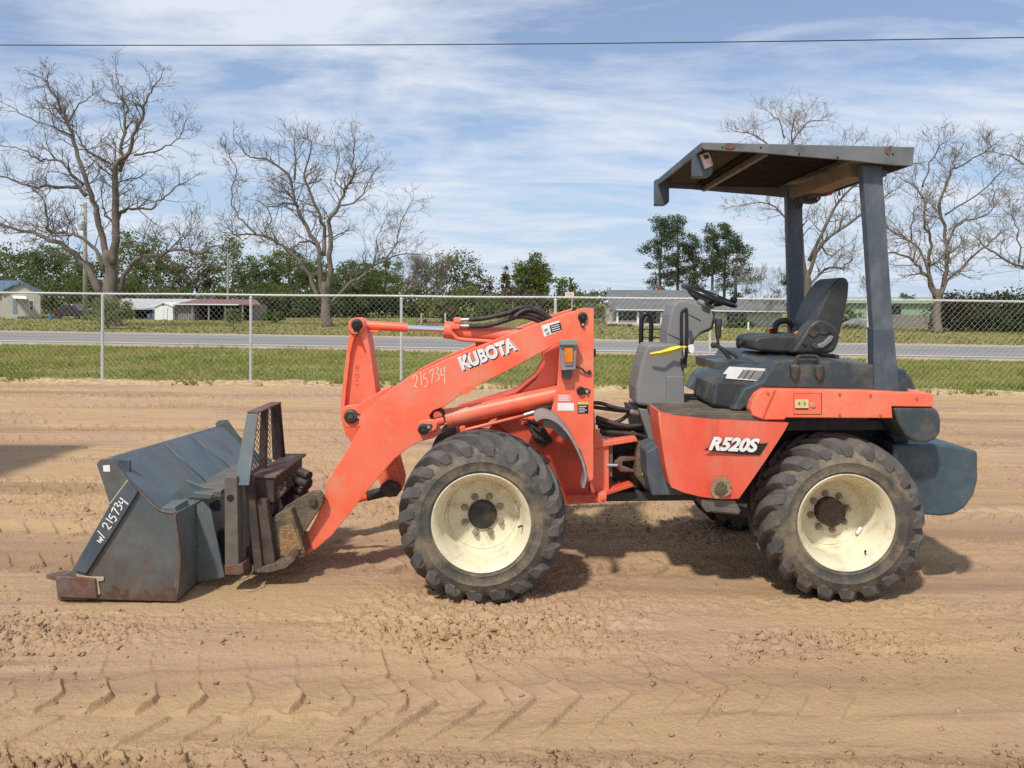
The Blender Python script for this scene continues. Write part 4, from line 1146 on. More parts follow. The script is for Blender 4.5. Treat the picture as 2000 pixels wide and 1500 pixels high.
sp_ = bulged('side_panel', SP, 4.428, 4.75, 0.05, orange_side, LD)
# rolled front edge of the panel
tube('panel_edge', [P(a, b, 4.432) for a, b in [(1288, 806), (1290, 830), (1296, 870), (1303, 915), (1312, 951)]], 0.008, orange, sp_, k=3)
decal('model_slash', [(1374, 879), (1384, 874), (1462, 875), (1472, 868), (1500, 865), (1484, 889), (1440, 887)], 4.374, decal_k, sp_, 0.0)
text_on('model_lettering_shadow', 'R520S', (1385.5, 879), (93, 4), (3.5, -24), 4.373, decal_k, sp_, 0.0, 0.070, 0.25)
text_on('model_lettering', 'R520S', (1386, 878), (93, 4), (3.5, -24), 4.372, decal_w, sp_, 0.0, 0.050, 0.25)
# mud-filled hole with dried grass
hc = P(1408, 953, 4.376)
V = [tuple(hc)]; Fc = []
for k in range(28):
    a = 2 * math.pi * k / 28; r = 0.056 * (1 + 0.12 * random.uniform(-1, 1))
    V.append((hc.x + r * math.cos(a), hc.y + 0.002, hc.z + r * 1.12 * math.sin(a)))
for k in range(28): Fc.append((0, 1 + k, 1 + (k + 1) % 28))
obj('mud_patch', V, Fc, straw, sp_)
V = [(hc.x, hc.y - 0.008, hc.z - 0.008)]; Fc = []
for k in range(22):
    a = 2 * math.pi * k / 22; r = 0.036 * (1 + 0.15 * random.uniform(-1, 1))
    V.append((hc.x + r * math.cos(a), hc.y - 0.003, hc.z - 0.008 + r * 1.1 * math.sin(a)))
for k in range(22): Fc.append((0, 1 + k, 1 + (k + 1) % 22))
obj('mud_plug', V, Fc, mudhole, sp_)
# step under the panel
st = prism('step', [(1370, 975), (1436, 978), (1447, 998), (1442, 1006), (1380, 1000), (1371, 990)], 4.42, 4.56, tan_steel, LD, bevel=0.004)
prism('step_tread', [(1384, 990), (1440, 995), (1444, 1003), (1386, 998)], 4.405, 4.42, tan_steel, st, bevel=0.002)
# floor plate with ribbed mat
fl = []
z_f = P(1390, 812, 4.41).z
A = [(P(1293, 806, 4.41).x, 4.45), (P(1330, 818, 4.41).x, 4.43), (P(1400, 818, 4.41).x, 4.412), (P(1500, 818, 4.41).x, 4.408), (P(1500, 818, 4.41).x, 5.35), (P(1330, 800, 4.41).x, 5.45), (P(1289, 806, 4.41).x, 5.30)]
V, Fc = poly_prism([Vector((a, b, z_f + 0.012)) for a, b in A], Vector((0, 0, -0.045)))
fp = fix_normals(obj('floor_plate', V, Fc, mat_m, LD, bevel=0.006))
x0 = A[0][0] + 0.02; x1 = A[3][0] - 0.02
for i in range(16):
    y = 4.46 + i * 0.05
    box('mat_rib', (x0, y, z_f + 0.010), (x1, y + 0.022, z_f + 0.019), mat_m, fp, bevel=0.003)
# orange rear fender band
FB_ = [(1494, 760), (1560, 761), (1690, 763), (1823, 769), (1824, 795), (1742, 794), (1744, 817), (1535, 816), (1533, 820), (1492, 820), (1470, 812), (1466, 800), (1470, 785), (1479, 770)]
rf = prism('rear_fender', FB_, 4.395, 4.78, orange, LD, bevel=0.012, seg=3)
prism('seam', [(1512, 762), (1516, 762), (1492, 818), (1488, 818)], 4.392, 4.396, orange_d, rf, bevel=0.001)
fd = prism('fuel_door', quad(1551, 769, 1604, 809), 4.391, 4.397, orange, rf, bevel=0.002)
decal('fuel_label', quad(1553, 780, 1579, 800), 4.391, decal_b, fd)
decal('fuel_label_print', quad(1553, 797, 1579, 800), 4.390, decal_k, fd, 0.0006)
for k in range(2): decal('fuel_icon', quad(1559 + 11 * k, 785, 1563 + 11 * k, 792), 4.390, straw, fd, 0.0006)
lathe('door_lock', [(0, -0.008), (0.013, -0.008), (0.016, -0.003), (0.016, 0.002)], P(1587, 791, 4.391), chrome, fd, n=20)
# dark groove round the door
gv_ = [(1550, 768), (1605, 768), (1605, 810), (1550, 810)]
decal('door_gap', gv_, 4.395, mach, rf, 0.0008)
for a, b in ((1500, 768), (1640, 770), (1700, 772), (1790, 778), (1640, 810), (1720, 811)): lathe('bolt', [(0, -0.006), (0.007, -0.006), (0.009, 0.002)], P(a, b, 4.394), orange_d, rf, n=8)
# lamp housing and counterweight
prism('rear_lamp_housing', [(1743, 795), (1824, 795), (1835, 804), (1839, 822), (1838, 845), (1828, 860), (1810, 865), (1786, 864), (1770, 852), (1757, 830)], 4.40, 4.80, hood_m, LD, bevel=0.018, seg=4)
cw = prism('counterweight', [(1744, 868), (1834, 868), (1880, 873), (1911, 882), (1911, 938), (1903, 968), (1885, 993), (1862, 1006), (1838, 1009), (1806, 1006), (1770, 965), (1748, 940)], 4.58, 5.62, cweight, LD, bevel=0.018, seg=3)
# engine hood and seat base
hood = prism('engine_hood', [(1517, 704), (1560, 703), (1640, 705), (1702, 712), (1772, 722), (1775, 765), (1700, 765), (1560, 758), (1492, 757), (1478, 768), (1462, 792), (1446, 803), (1430, 801), (1452, 760), (1490, 745)], 4.47, 5.72, hood_m, LD, bevel=0.013, seg=3)
sb_ = prism('seat_base', [(1390, 790), (1398, 752), (1408, 736), (1420, 724), (1490, 713), (1520, 712), (1505, 757), (1470, 782), (1447, 806), (1400, 796)], 4.56, 5.05, hood_m, LD, bevel=0.02, seg=3)
prism('base_panel', [(1404, 748), (1455, 750), (1440, 800), (1398, 790)], 4.552, 4.57, chassis, sb_, bevel=0.004)
# operating label on the sloped console
def slab_label(name, pts, mat, parent): return obj(name, pts, [tuple(range(len(pts)))], mat, parent)
decal('control_label', [(1424, 716), (1497, 720), (1478, 744), (1417, 739), (1420, 731), (1412, 730)], 4.556, decal_w, sb_, 0.002)
decal('control_label_panel', [(1456, 722), (1494, 725), (1480, 742), (1440, 738)], 4.555, fender_m, sb_, 0.002)
for k in range(3): decal('control_label_bar', [(1452 + k * 11, 722 + k), (1454 + k * 11, 722 + k), (1442 + k * 11, 739 + k), (1440 + k * 11, 739 + k)], 4.554, decal_k, sb_, 0.0018)
# side console behind the label, dark top
prism('side_console', [(1395, 706), (1425, 704), (1520, 706), (1515, 716), (1400, 726), (1396, 722)], 4.80, 5.3, hood_m, LD, bevel=0.006)
# grab handle on the hood
tube('hood_handle', [P(1553, 722, 4.45), P(1556, 702, 4.45), P(1562, 696, 4.45), P(1592, 696, 4.45), P(1597, 702, 4.45), P(1599, 722, 4.45)], 0.011, black, hood, k=4)
for px in (1552, 1600):
    lathe('handle_boot', [(0.0, 0.032), (0.018, 0.032), (0.030, 0.020), (0.024, -0.030), (0.008, -0.062), (0.0, -0.066)], P(px, 722, 4.46), hood_m, hood, n=16, axis='Z')
tube('rear_hose_guard', [P(1757, 735, 4.7), P(1768, 745, 4.7), P(1774, 765, 4.7)], 0.04, hood_m, LD, k=3)

# ------------------------------------------------------------------ dash cowl
lcw = prism('lower_cowl', [(1264, 674), (1274, 672), (1326, 672), (1336, 682), (1338, 740), (1337, 802), (1296, 799), (1243, 791), (1242, 758), (1250, 718), (1258, 690)], 4.84, 5.16, grey_pl, LD, bevel=0.022, seg=4)
prism('cowl_side_plate', [(1302, 735), (1336, 735), (1337, 803), (1302, 800)], 4.828, 4.85, grey_pl, lcw, bevel=0.004)
prism('lower_shroud', [(1247, 797), (1293, 803), (1294, 872), (1270, 866)], 4.86, 5.30, grey_pl, LD, bevel=0.008)
ucw = prism('upper_cowl', [(1302, 676), (1304, 645), (1309, 615), (1316, 596), (1324, 588), (1338, 586), (1366, 595), (1390, 605), (1395, 617), (1390, 641), (1370, 650), (1357, 663), (1349, 676)], 4.90, 5.16, grey_pl, LD, bevel=0.013, seg=3)
for a, b in (((1305, 652), (1334, 666)), ((1343, 613), (1368, 626))):
    tube('panel_seam', [P(*a, 4.899), P(*b, 4.899)], 0.003, black, ucw, n=6)
prism('switch_recess', [(1370, 598), (1380, 596), (1388, 602), (1386, 612), (1372, 606)], 4.895, 4.905, black, ucw, bevel=0.002)
tube('column_edge', [P(1392, 610, 4.95), P(1390, 640, 4.95), P(1368, 650, 4.95), P(1354, 664, 4.95), P(1346, 690, 4.95)], 0.008, black, ucw, k=3)
# grab bars
tube('grab_bar', [P(1331, 676, 4.80), P(1331, 618, 4.80), P(1334, 608, 4.80), P(1338, 604, 4.80), P(1341, 612, 4.80), P(1341, 676, 4.80), P(1339, 700, 4.82), P(1334, 718, 4.86)], 0.011, black_g, LD, k=4)
prism('bar_foot', [(1329, 700), (1342, 700), (1342, 718), (1331, 722)], 4.83, 4.87, chassis, LD, bevel=0.004)
tube('grab_bar', [P(1252, 676, 5.30), P(1253, 628, 5.30), P(1258, 615, 5.30), P(1264, 613, 5.30), P(1270, 618, 5.30), P(1272, 632, 5.30), P(1271, 676, 5.30)], 0.016, black_g, LD, k=4)
for y in (643, 659): tube('guard_wire', [P(1256, y, 5.30), P(1290, y, 5.30)], 0.004, black, LD)
# steering wheel
sc_ = P(1385, 577, 5.05)
nrm = Vector((0.34, -0.155, 0.93)).normalized()
ax1 = Vector((1, 0, -0.36)); ax1 = (ax1 - nrm * ax1.dot(nrm)).normalized(); ax2 = nrm.cross(ax1)
ring = [sc_ + (ax1 * math.cos(a) + ax2 * math.sin(a)) * 0.178 for a in np.linspace(0, 2 * math.pi, 49)]
sw = tube('steering_wheel', ring, 0.0165, black_g, LD, n=10)
hubp = sc_ - nrm * 0.055
for a in (0.5, 2.64, 4.71):
    e = sc_ + (ax1 * math.cos(a) + ax2 * math.sin(a)) * 0.172
    t = TB(); t.add([hubp, hubp * 0.35 + e * 0.65 - nrm * 0.012, e], [0.030, 0.018, 0.012], 8); t.build('spoke', black_g, sw)
t = TB(); t.add([hubp + nrm * 0.012, hubp - nrm * 0.01, hubp - nrm * 0.03], [0.05, 0.062, 0.04], 20); t.build('hub', grey_pl, sw)
cyl('steering_column', hubp - nrm * 0.02, hubp - nrm * 0.16, 0.028, black, LD)
kb = P(1433, 586, 5.0)
lathe('spinner_knob', [(0, 0.026), (0.014, 0.023), (0.023, 0.010), (0.024, -0.004), (0.017, -0.018), (0.008, -0.026), (0.008, -0.04)], kb, black_g, sw, n=20, axis='Z')
# loader control lever
tube('control_lever', [P(1401, 652, 4.95), P(1403, 680, 4.95)], 0.010, chassis, LD)
lathe('lever_grip', [(0, 0.052), (0.018, 0.050), (0.024, 0.040), (0.022, 0.0), (0.017, -0.07), (0.010, -0.072)], P(1403, 638, 4.95), black, LD, n=18, axis='Z')
tube('lever_arm', [P(1396, 674, 4.95), P(1408, 680, 4.95), P(1425, 700, 4.95), P(1428, 712, 4.95)], 0.013, chassis, LD, k=3)
tube('lever_arm', [P(1410, 680, 4.97), P(1438, 697, 4.97), P(1436, 712, 4.97)], 0.010, chassis, LD, k=3)
lathe('lever_knob', [(0, 0.02), (0.016, 0.014), (0.021, 0), (0.016, -0.014), (0, -0.02)], P(1394, 674, 4.95), black, LD, n=16)
# ------------------------------------------------------------------ seat
def rounded(name, px, Y0, Y1, mat, parent, bev, sub=1):
    o = prism(name, px, Y0, Y1, mat, parent, bevel=bev, seg=4)
    auto_smooth(o, 60)
    return o
seat = rounded('seat', [(1474, 664), (1482, 658), (1505, 655), (1550, 656), (1570, 652), (1574, 690), (1520, 688), (1482, 686), (1474, 680)], 4.86, 5.28, seat_m, LD, 0.026)
rounded('backrest', [(1580, 672), (1590, 632), (1604, 596), (1620, 566), (1634, 548), (1646, 541), (1655, 544), (1659, 554), (1657, 580), (1650, 615), (1640, 655), (1624, 686), (1590, 690)], 4.90, 5.26, seat_m, seat, 0.032)
rounded('back_cushion', [(1576, 664), (1585, 630), (1599, 596), (1614, 568), (1626, 556), (1632, 560), (1622, 590), (1608, 624), (1596, 660)], 4.97, 5.19, seat_m, seat, 0.018)
rounded('side_bolster', [(1546, 690), (1560, 668), (1578, 640), (1590, 627), (1602, 622), (1618, 627), (1634, 640), (1642, 655), (1638, 672), (1630, 688), (1610, 692)], 4.76, 4.90, seat_m, seat, 0.022)
rounded('bolster_recess', [(1578, 652), (1584, 638), (1598, 632), (1612, 636), (1626, 650), (1614, 654), (1600, 652), (1590, 660)], 4.752, 4.77, black, seat, 0.004)
rounded('hip_lever', [(1597, 673), (1610, 668), (1622, 655), (1629, 657), (1624, 668), (1608, 680), (1598, 680)], 4.742, 4.765, grey_pl, seat, 0.006)
lathe('recliner_knob', [(0, -0.012), (0.016, -0.012), (0.020, 0.002)], P(1592, 676, 4.757), black, seat, n=18)
lathe('recliner_knob', [(0, -0.008), (0.012, -0.008), (0.014, 0.002)], P(1572, 671, 4.757), black, seat, n=18)
tube('arm_hoop', [P(1512, 652, 5.32), P(1516, 634, 5.32), P(1528, 627, 5.32), P(1540, 628, 5.32), P(1548, 640, 5.32), P(1550, 660, 5.32)], 0.022, seat_m, seat, k=4)
lathe('tension_knob', [(0, -0.02), (0.030, -0.014), (0.032, 0.006), (0.016, 0.014), (0.006, 0.03)], P(1444, 671, 5.10), black, seat, n=18, axis='X')
prism('slide_rail', [(1474, 690), (1640, 693), (1640, 704), (1484, 702), (1470, 697)], 4.95, 5.2, mach, seat)
for k in range(3): prism('suspension_arm', [(1470 + k * 26, 690), (1482 + k * 26, 690), (1504 + k * 24, 708), (1490 + k * 24, 708)], 4.92, 4.95, dark_rust, seat, bevel=0.002)
prism('belt_buckle', [(1504, 642), (1512, 640), (1514, 652), (1505, 654)], 5.25, 5.28, redlens, seat, bevel=0.003)
prism('buckle_tongue', [(1552, 650), (1560, 646), (1564, 654), (1555, 658)], 4.88, 4.90, amber, seat, bevel=0.003)

# ------------------------------------------------------------------ canopy and posts
Yn, Yf = 4.40, 5.86
A0 = P(1370, 278, Yn); A1 = P(1786, 287, Yn)
def cz(x, dz=0.0): return A0.z + (A1.z - A0.z) * (x - A0.x) / (A1.x - A0.x) + dz
cn = empty('canopy_frame_pivot', (0, 0, 0)) if False else None
th = 0.010
def slab(name, xy, ztop, thk, mat, parent, bevel=0.003):
    V, Fc = poly_prism([Vector((x, y, cz(x, ztop))) for x, y in xy], Vector((0, 0, -thk)))
    return fix_normals(obj(name, V, Fc, mat, parent, bevel=bevel))
roof = slab('canopy_roof', [(A0.x, Yn), (A1.x, Yn), (A1.x, Yf), (A0.x, Yf)], 0.0, th, canopy_m, LD)
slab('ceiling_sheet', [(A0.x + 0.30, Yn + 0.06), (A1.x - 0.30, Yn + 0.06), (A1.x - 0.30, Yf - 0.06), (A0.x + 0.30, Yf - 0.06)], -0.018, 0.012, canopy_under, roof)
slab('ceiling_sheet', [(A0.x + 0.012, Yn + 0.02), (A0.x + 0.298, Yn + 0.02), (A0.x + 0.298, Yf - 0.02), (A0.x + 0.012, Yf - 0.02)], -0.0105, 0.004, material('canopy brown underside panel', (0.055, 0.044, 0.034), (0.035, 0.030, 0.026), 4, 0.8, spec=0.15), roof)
# near side skirt: deepens towards the rear
sk = [(1370, 278.5), (1786, 287.5), (1783, 324), (1740, 322), (1660, 313), (1560, 305), (1470, 297), (1376, 292), (1371, 288)]
prism('side_skirt', sk, Yn - 0.004, Yn + 0.012, canopy_m, roof, bevel=0.002)
V = [P(a, b, Yn) + Vector((0, Yf - Yn - 0.006, 0)) for a, b in sk]
V_, Fc = poly_prism(V, Vector((0, 0.012, 0)))
fix_normals(obj('side_skirt', V_, Fc, canopy_m, roof, bevel=0.002))
slab('front_lip', [(A0.x - 0.004, Yn + 0.014), (A0.x + 0.008, Yn + 0.014), (A0.x + 0.008, Yf - 0.008), (A0.x - 0.004, Yf - 0.008)], -0.002, 0.045, slate, roof)
slab('rear_lip', [(A1.x - 0.012, Yn + 0.014), (A1.x, Yn + 0.014), (A1.x, Yf - 0.008), (A1.x - 0.012, Yf - 0.008)], -0.004, 0.10, slate, roof)
xb = P(1497, 303, Yn).x
slab('roof_rib', [(xb - 0.012, Yn + 0.02), (xb + 0.018, Yn + 0.02), (xb + 0.018, Yf - 0.01), (xb - 0.012, Yf - 0.01)], -0.030, 0.035, tan_steel, roof)
for px, py in ((1411, 288), (1486, 288), (1561, 301), (1636, 308), (1744, 301)):
    lathe('rivet_hole', [(0, -0.001), (0.006, -0.001), (0.006, 0.003)], P(px, py, Yn - 0.005), decal_k, roof, n=12)
prism('strap_scar', [(1418, 279), (1434, 279), (1436, 288), (1428, 291), (1416, 290)], Yn - 0.010, Yn - 0.004, rusty, roof, bevel=0.002)
prism('strap_scar', [(1730, 288), (1742, 283), (1740, 294), (1736, 303), (1730, 298)], Yn - 0.010, Yn - 0.004, rusty, roof, bevel=0.002)
# front lamp brackets
def ubracket(px0, px1, py0, py1, Y, flip=False):
    b = prism('lamp_bracket', [(px0, py0), (px1, py0 - 4), (px1, py1 - 6), (px1 - 6, py1), (px0, py1)], Y, Y + 0.012, slate, roof, bevel=0.002)
    prism('bracket_plate', [(px0, py0), (px0 + 4, py0), (px0 + 4, py1), (px0, py1)], Y + 0.012, Y + 0.10, slate, b, bevel=0.002)
    prism('bracket_foot', [(px0, py1 - 4), (px1 - 6, py1 - 4), (px1 - 6, py1), (px0, py1)], Y + 0.012, Y + 0.10, slate, b, bevel=0.002)
    return b
ubracket(1357, 1392, 298, 344, 4.52)
ubracket(1281, 1307, 350, 400, 5.70)
lamp_w = material('stripped lamp reflector', (0.72, 0.66, 0.58), (0.45, 0.28, 0.18), 25, 0.4, dirt=(0.35, 0.13, 0.05), dirt_amt=0.7, dirt_scale=20)
wl = prism('work_lamp', [(1368, 301), (1384, 296), (1394, 322), (1378, 330)], 4.49, 4.52, lamp_w, roof, bevel=0.004)
prism('lamp_socket', [(1374, 304), (1383, 301), (1386, 309), (1377, 311)], 4.484, 4.492, black, wl, bevel=0.002)
# rear cross beam, beacon and posts
xbk = P(1690, 340, 4.5).x
zb_ = cz(xbk, -0.06)
bm_ = material('bounce-toned brown beam', (0.17, 0.12, 0.075), (0.23, 0.165, 0.10), 5, 0.7)  # brown puts the warm bounce from the ground into the beam's colour
box('rops_beam', (xbk - 0.05, 4.60, zb_ - 0.085), (xbk + 0.08, 5.62, zb_ - 0.004), bm_, LD)
NPOST = [(1684, 321), (1723, 323), (1730, 420), (1745, 640), (1756, 766), (1710, 767), (1706, 640), (1695, 470)]
ps = prism('rops_post', NPOST, 4.47, 4.535, slate, LD, bevel=0.006, seg=3)
prism('post_sleeve', [(1706, 643), (1746, 642), (1757, 764), (1708, 765)], 4.462, 4.545, slate, ps, bevel=0.004)
prism('post_foot', [(1688, 764), (1776, 764), (1776, 770), (1688, 770)], 4.44, 4.64, slate, ps, bevel=0.003)
prism('weld_band', [(1705, 640), (1746, 639), (1746, 643), (1705, 644)], 4.464, 4.543, tan_steel, ps, bevel=0.001)
prism('rops_post', [(1537, 372), (1567, 372), (1570, 520), (1574, 700), (1545, 700), (1541, 520)], 5.60, 5.67, slate, LD, bevel=0.006, seg=3)
prism('post_gusset', [(1723, 330), (1734, 334), (1732, 344), (1724, 346)], 4.50, 4.58, slate, ps, bevel=0.002)
bk = prism('beacon_bracket', [(1567, 366), (1600, 366), (1604, 388), (1596, 396), (1570, 394)], 5.40, 5.50, chassis, LD, bevel=0.004)
cyl('beacon_body', P(1578, 372, 5.34), P(1612, 368, 5.34), 0.055, black, bk)
cyl('beacon_lens', P(1612, 368, 5.34), P(1622, 367, 5.34), 0.052, redlens, bk)
for a, b in ((1590, 372), (1596, 388)): lathe('bolt', [(0, -0.01), (0.009, -0.01), (0.010, 0.0)], P(a, b, 5.28 if b < 380 else 5.40), zinc, bk, n=8)
prism('post_hanger', [(1556, 384), (1570, 384), (1568, 404), (1560, 408)], 5.50, 5.56, chassis, bk, bevel=0.003)

# ------------------------------------------------------------------ bucket and coupler
straw_pale = material('bare weld metal', (0.50, 0.42, 0.30), (0.38, 0.30, 0.20), 20, 0.6)
YB0, YB1 = 4.27, 6.00
prof = [(214, 897), (311, 998), (341, 1004), (350, 1090), (345, 1170), (112, 1162)]
pw = [P(a, b, YB0) for a, b in prof]
pw[3].z = pw[3].z
V = []; Fc = []
npf = len(pw)
for k, Y in enumerate((YB0 + 0.012, YB1 - 0.012)):
    for q in pw: V.append((q.x, Y, q.z - (0.09 if (k and q.z > 0.5) else 0)))
for i in range(npf - 1): Fc.append((i, i + 1, npf + i + 1, npf + i))
bk_ = obj('bucket', V, Fc, bucket_m, LD)
sm = bk_.modifiers.new('thick', 'SOLIDIFY'); sm.thickness = 0.012; sm.offset = 0
SIDE = [(188, 906), (196, 897), (220, 895), (250, 937), (311, 996), (341, 1002), (352, 1090), (345, 1175), (188, 1171), (112, 1166), (108, 1128), (140, 1114), (214, 986), (203, 950)]
sd_ = prism('side_plate', SIDE, YB0, YB0 + 0.016, bucket_side_m, bk_, bevel=0.003)
o = bpy.data.objects.new('side_plate', sd_.data); COL.objects.link(o); o.parent = bk_; o.location = sd_.location + Vector((0, YB1 - YB0 - 0.016, -0.05))
prism('edge_band', [(250, 938), (268, 962), (224, 1034), (168, 1120), (143, 1113), (214, 986)], YB0 - 0.020, YB0 - 0.001, slate, bk_, bevel=0.003)
prism('corner_cutter', [(108, 1128), (126, 1126), (185, 1131), (189, 1169), (150, 1168), (113, 1166)], YB0 - 0.022, YB0 - 0.001, rusty, bk_, bevel=0.004)
prism('weld_patch', [(148, 1121), (170, 1126), (203, 1127), (202, 1134), (192, 1136), (196, 1160), (188, 1166), (186, 1134), (150, 1127)], YB0 - 0.008, YB0 - 0.001, straw_pale, bk_, bevel=0.002)
decal('sticker', [(201, 909), (214, 908), (215, 921), (202, 921)], YB0, decal_w, bk_)
written('handwritten_number', 'w/ 215734', (198, 1061), (52, -84), (-14, -9), YB0 - 0.020, 0.0065, chalk, bk_)
for nm_, pp, mt in (('weld_shadow_line', [(250, 937), (280, 967), (311, 996), (341, 1002)], rusty), ('weld_shadow_line', [(214, 986), (232, 962), (250, 938)], straw_pale), ('worn_edge', [(341, 1003), (352, 1090), (345, 1172)], rusty), ('weld_shadow_line', [(268, 963), (224, 1035), (169, 1121)], chassis)):  # last, dark line paints the shadow beside the edge band
    tube(nm_, [P(a, b, YB0 - 0.001) for a, b in pp], 0.0055, mt, bk_, n=6, k=4)
# top lip: rolled bar and small end gusset
q0 = P(214, 897, YB0 + 0.02); 
t = TB(); t.add([q0, Vector((q0.x, YB1, q0.z - 0.09))], 0.014, 8); t.build('top_lip', bucket_m, bk_)
prism('lip_gusset', [(220, 897), (253, 899), (253, 930), (246, 926)], YB0 + 0.05, YB0 + 0.07, slate, bk_, bevel=0.002)
# cutting edge with a shallow point
xl = P(112, 1160, YB0).x
V, Fc = poly_prism([Vector((xl + 0.16, YB0 + 0.02, 0.012)), Vector((xl - 0.01, YB0 + 0.02, 0.012)), Vector((xl - 0.01, YB1 - 0.02, 0.012)), Vector((xl + 0.16, YB1 - 0.02, 0.012))], Vector((0, 0, 0.024)))
fix_normals(obj('cutting_edge', V, Fc, rusty, bk_, bevel=0.003))
V, Fc = poly_prism([Vector((xl + 0.12, YB0 + 0.16, 0.075)), Vector((xl - 0.10, YB0 + 0.15, 0.072)), Vector((xl - 0.185, YB0 + 0.20, 0.066)), Vector((xl - 0.10, YB0 + 0.25, 0.072)), Vector((xl + 0.12, YB0 + 0.24, 0.075))], Vector((0, 0, 0.028)))
fix_normals(obj('bucket_tooth', V, Fc, rusty, bk_, bevel=0.004))
# seams across the back sheet
for s in (0.38, 0.62):
    a = pw[0].lerp(pw[1], 0.03); b = pw[0].lerp(pw[1], 0.97)
    yy_ = YB0 + s * (YB1 - YB0)
    t = TB(); t.add([a + Vector((0.004, yy_ - a.y, 0.006 - 0.09 * s)), b + Vector((0.004, yy_ - b.y, 0.004))], 0.0035, 6); t.build('weld_seam', bucket_m, bk_)
# fold box, gussets on the back
prism('fold_box', [(311, 992), (341, 990), (345, 1002), (341, 1040), (330, 1040)], YB0 + 0.03, YB0 + 0.20, bucket_m, bk_, bevel=0.004)
def gusset(Y, kx=0.0):
    return prism('back_gusset', [(384, 986), (394, 980), (412, 998), (438, 1124), (436, 1128), (384, 1136)], Y, Y + 0.014, bucket_m, bk_, bevel=0.002)
gusset(4.52)
g2 = bpy.data.objects.new('back_gusset', bk_.children[-1].data); COL.objects.link(g2); g2.parent = bk_; g2.location = bk_.children[-2].location + Vector((0, 0.95, 0)) if False else bk_.children[-1].location
g2.location = [c for c in bk_.children if c.name.startswith('back_gusset')][0].location + Vector((0, 0.98, 0))
prism('seam_bar', [(343, 1040), (391, 1020), (391, 1023), (343, 1043)], YB0 + 0.1, YB0 + 0.11, black, bk_, bevel=0.0) if False else None
# bucket hanger plates and tabs on top of the fold
prism('hanger_tab', [(338, 965), (362, 942), (378, 962), (416, 966), (410, 975), (372, 972), (356, 978)], 4.60, 4.63, bucket_m, bk_, bevel=0.002)
prism('hanger_tab', [(362, 938), (396, 952), (440, 956), (424, 972), (392, 970)], 4.74, 4.77, bucket_m, bk_, bevel=0.002)
prism('hanger_bar', [(360, 962), (400, 962), (432, 958), (432, 970), (400, 976), (366, 974)], 4.68, 5.5, tan_steel, bk_, bevel=0.004)
# quick coupler frame
qc = prism('coupler_frame', [(438, 932), (463, 931), (466, 1117), (439, 1122)], 4.44, 4.53, tan_steel, LD, bevel=0.005)
lathe('pin_hole', [(0, -0.0015), (0.021, -0.0015), (0.021, 0.004)], P(450, 973, 4.44), decal_k, qc, n=20)
prism('foot_block', [(438, 1104), (474, 1102), (476, 1119), (470, 1123), (439, 1123)], 4.428, 4.56, rusty, qc, bevel=0.004)
prism('back_plate', [(408, 985), (470, 940), (520, 960), (520, 1100), (470, 1112), (438, 1105)], 4.66, 4.70, chassis, qc)
prism('slat', [(476, 932), (490, 929), (500, 990), (513, 1117), (508, 1120), (497, 1113), (484, 1000)], 4.52, 4.56, dark_rust, qc, bevel=0.003)
prism('side_web', [(500, 980), (508, 972), (520, 978), (537, 1098), (530, 1104), (512, 1103)], 4.54, 4.60, dark_rust, qc, bevel=0.004)
prism('skid_plate', [(495, 1112), (530, 1102), (566, 1090), (574, 1096), (558, 1110), (526, 1119), (500, 1119)], 4.52, 4.62, muddy, qc, bevel=0.004)
prism('lower_block', [(530, 1012), (548, 1000), (568, 994), (580, 1030), (597, 1083), (572, 1090), (536, 1100)], 4.60, 4.74, muddy, qc, bevel=0.008)
prism('lower_block', [(530, 1012), (548, 1000), (568, 994), (580, 1030), (597, 1083), (572, 1090), (536, 1100)], 5.36, 5.48, muddy, qc, bevel=0.008)
prism('rust_face', [(545, 1030), (570, 1022), (590, 1072), (560, 1088), (548, 1085)], 4.592, 4.60, material('orange rust scale', (0.33, 0.19, 0.08), (0.25, 0.12, 0.045), 18, 0.9, dirt=(0.42, 0.34, 0.22), dirt_amt=0.7, dirt_scale=22, bump=0.8, bump_scale=60), qc, bevel=0.002)
lathe('coupler_pin', [(0, -0.02), (0.022, -0.02), (0.026, -0.012), (0.026, 0.02)], P(577, 1078, 4.595), rusty, qc, n=18)
prism('upper_lug', [(540, 1000), (575, 978), (608, 960), (624, 960), (632, 970), (630, 985), (612, 1012), (594, 1040), (582, 1046), (572, 1020), (560, 1006)], 4.68, 4.72, muddy, qc, bevel=0.005)
prism('upper_lug', [(540, 1000), (575, 978), (608, 960), (624, 960), (632, 970), (630, 985), (612, 1012), (594, 1040), (582, 1046), (572, 1020), (560, 1006)], 4.80, 4.84, muddy, qc, bevel=0.005)
lathe('coupler_pin', [(0, -0.02), (0.020, -0.02), (0.025, -0.012), (0.025, 0.16)], P(612, 980, 4.68), dark_rust, qc, n=18)
xg = P(506, 811, 4.62).x
zg1 = P(506, 811, 4.62).z; zg0 = P(490, 925, 4.62).z
# carriage beams that run across the machine
box('cross_beam', (xg - 0.02, 4.60, zg0 - 0.17), (xg + 0.10, 5.22, zg0 - 0.02), dark_rust, qc, bevel=0.006)
box('cross_beam', (xg - 0.06, 4.58, 0.13), (xg + 0.05, 5.50, 0.22), dark_rust, qc, bevel=0.006)
box('upright', (xg + 0.0, 5.02, 0.2), (xg + 0.10, 5.08, zg0 - 0.15), dark_rust, qc)
box('upright', (xg + 0.0, 4.72, 0.2), (xg + 0.08, 4.78, zg0 - 0.15), dark_rust, qc)
box('upright', (xg + 0.0, 5.34, 0.2), (xg + 0.10, 5.40, zg0 - 0.15), dark_rust, qc)
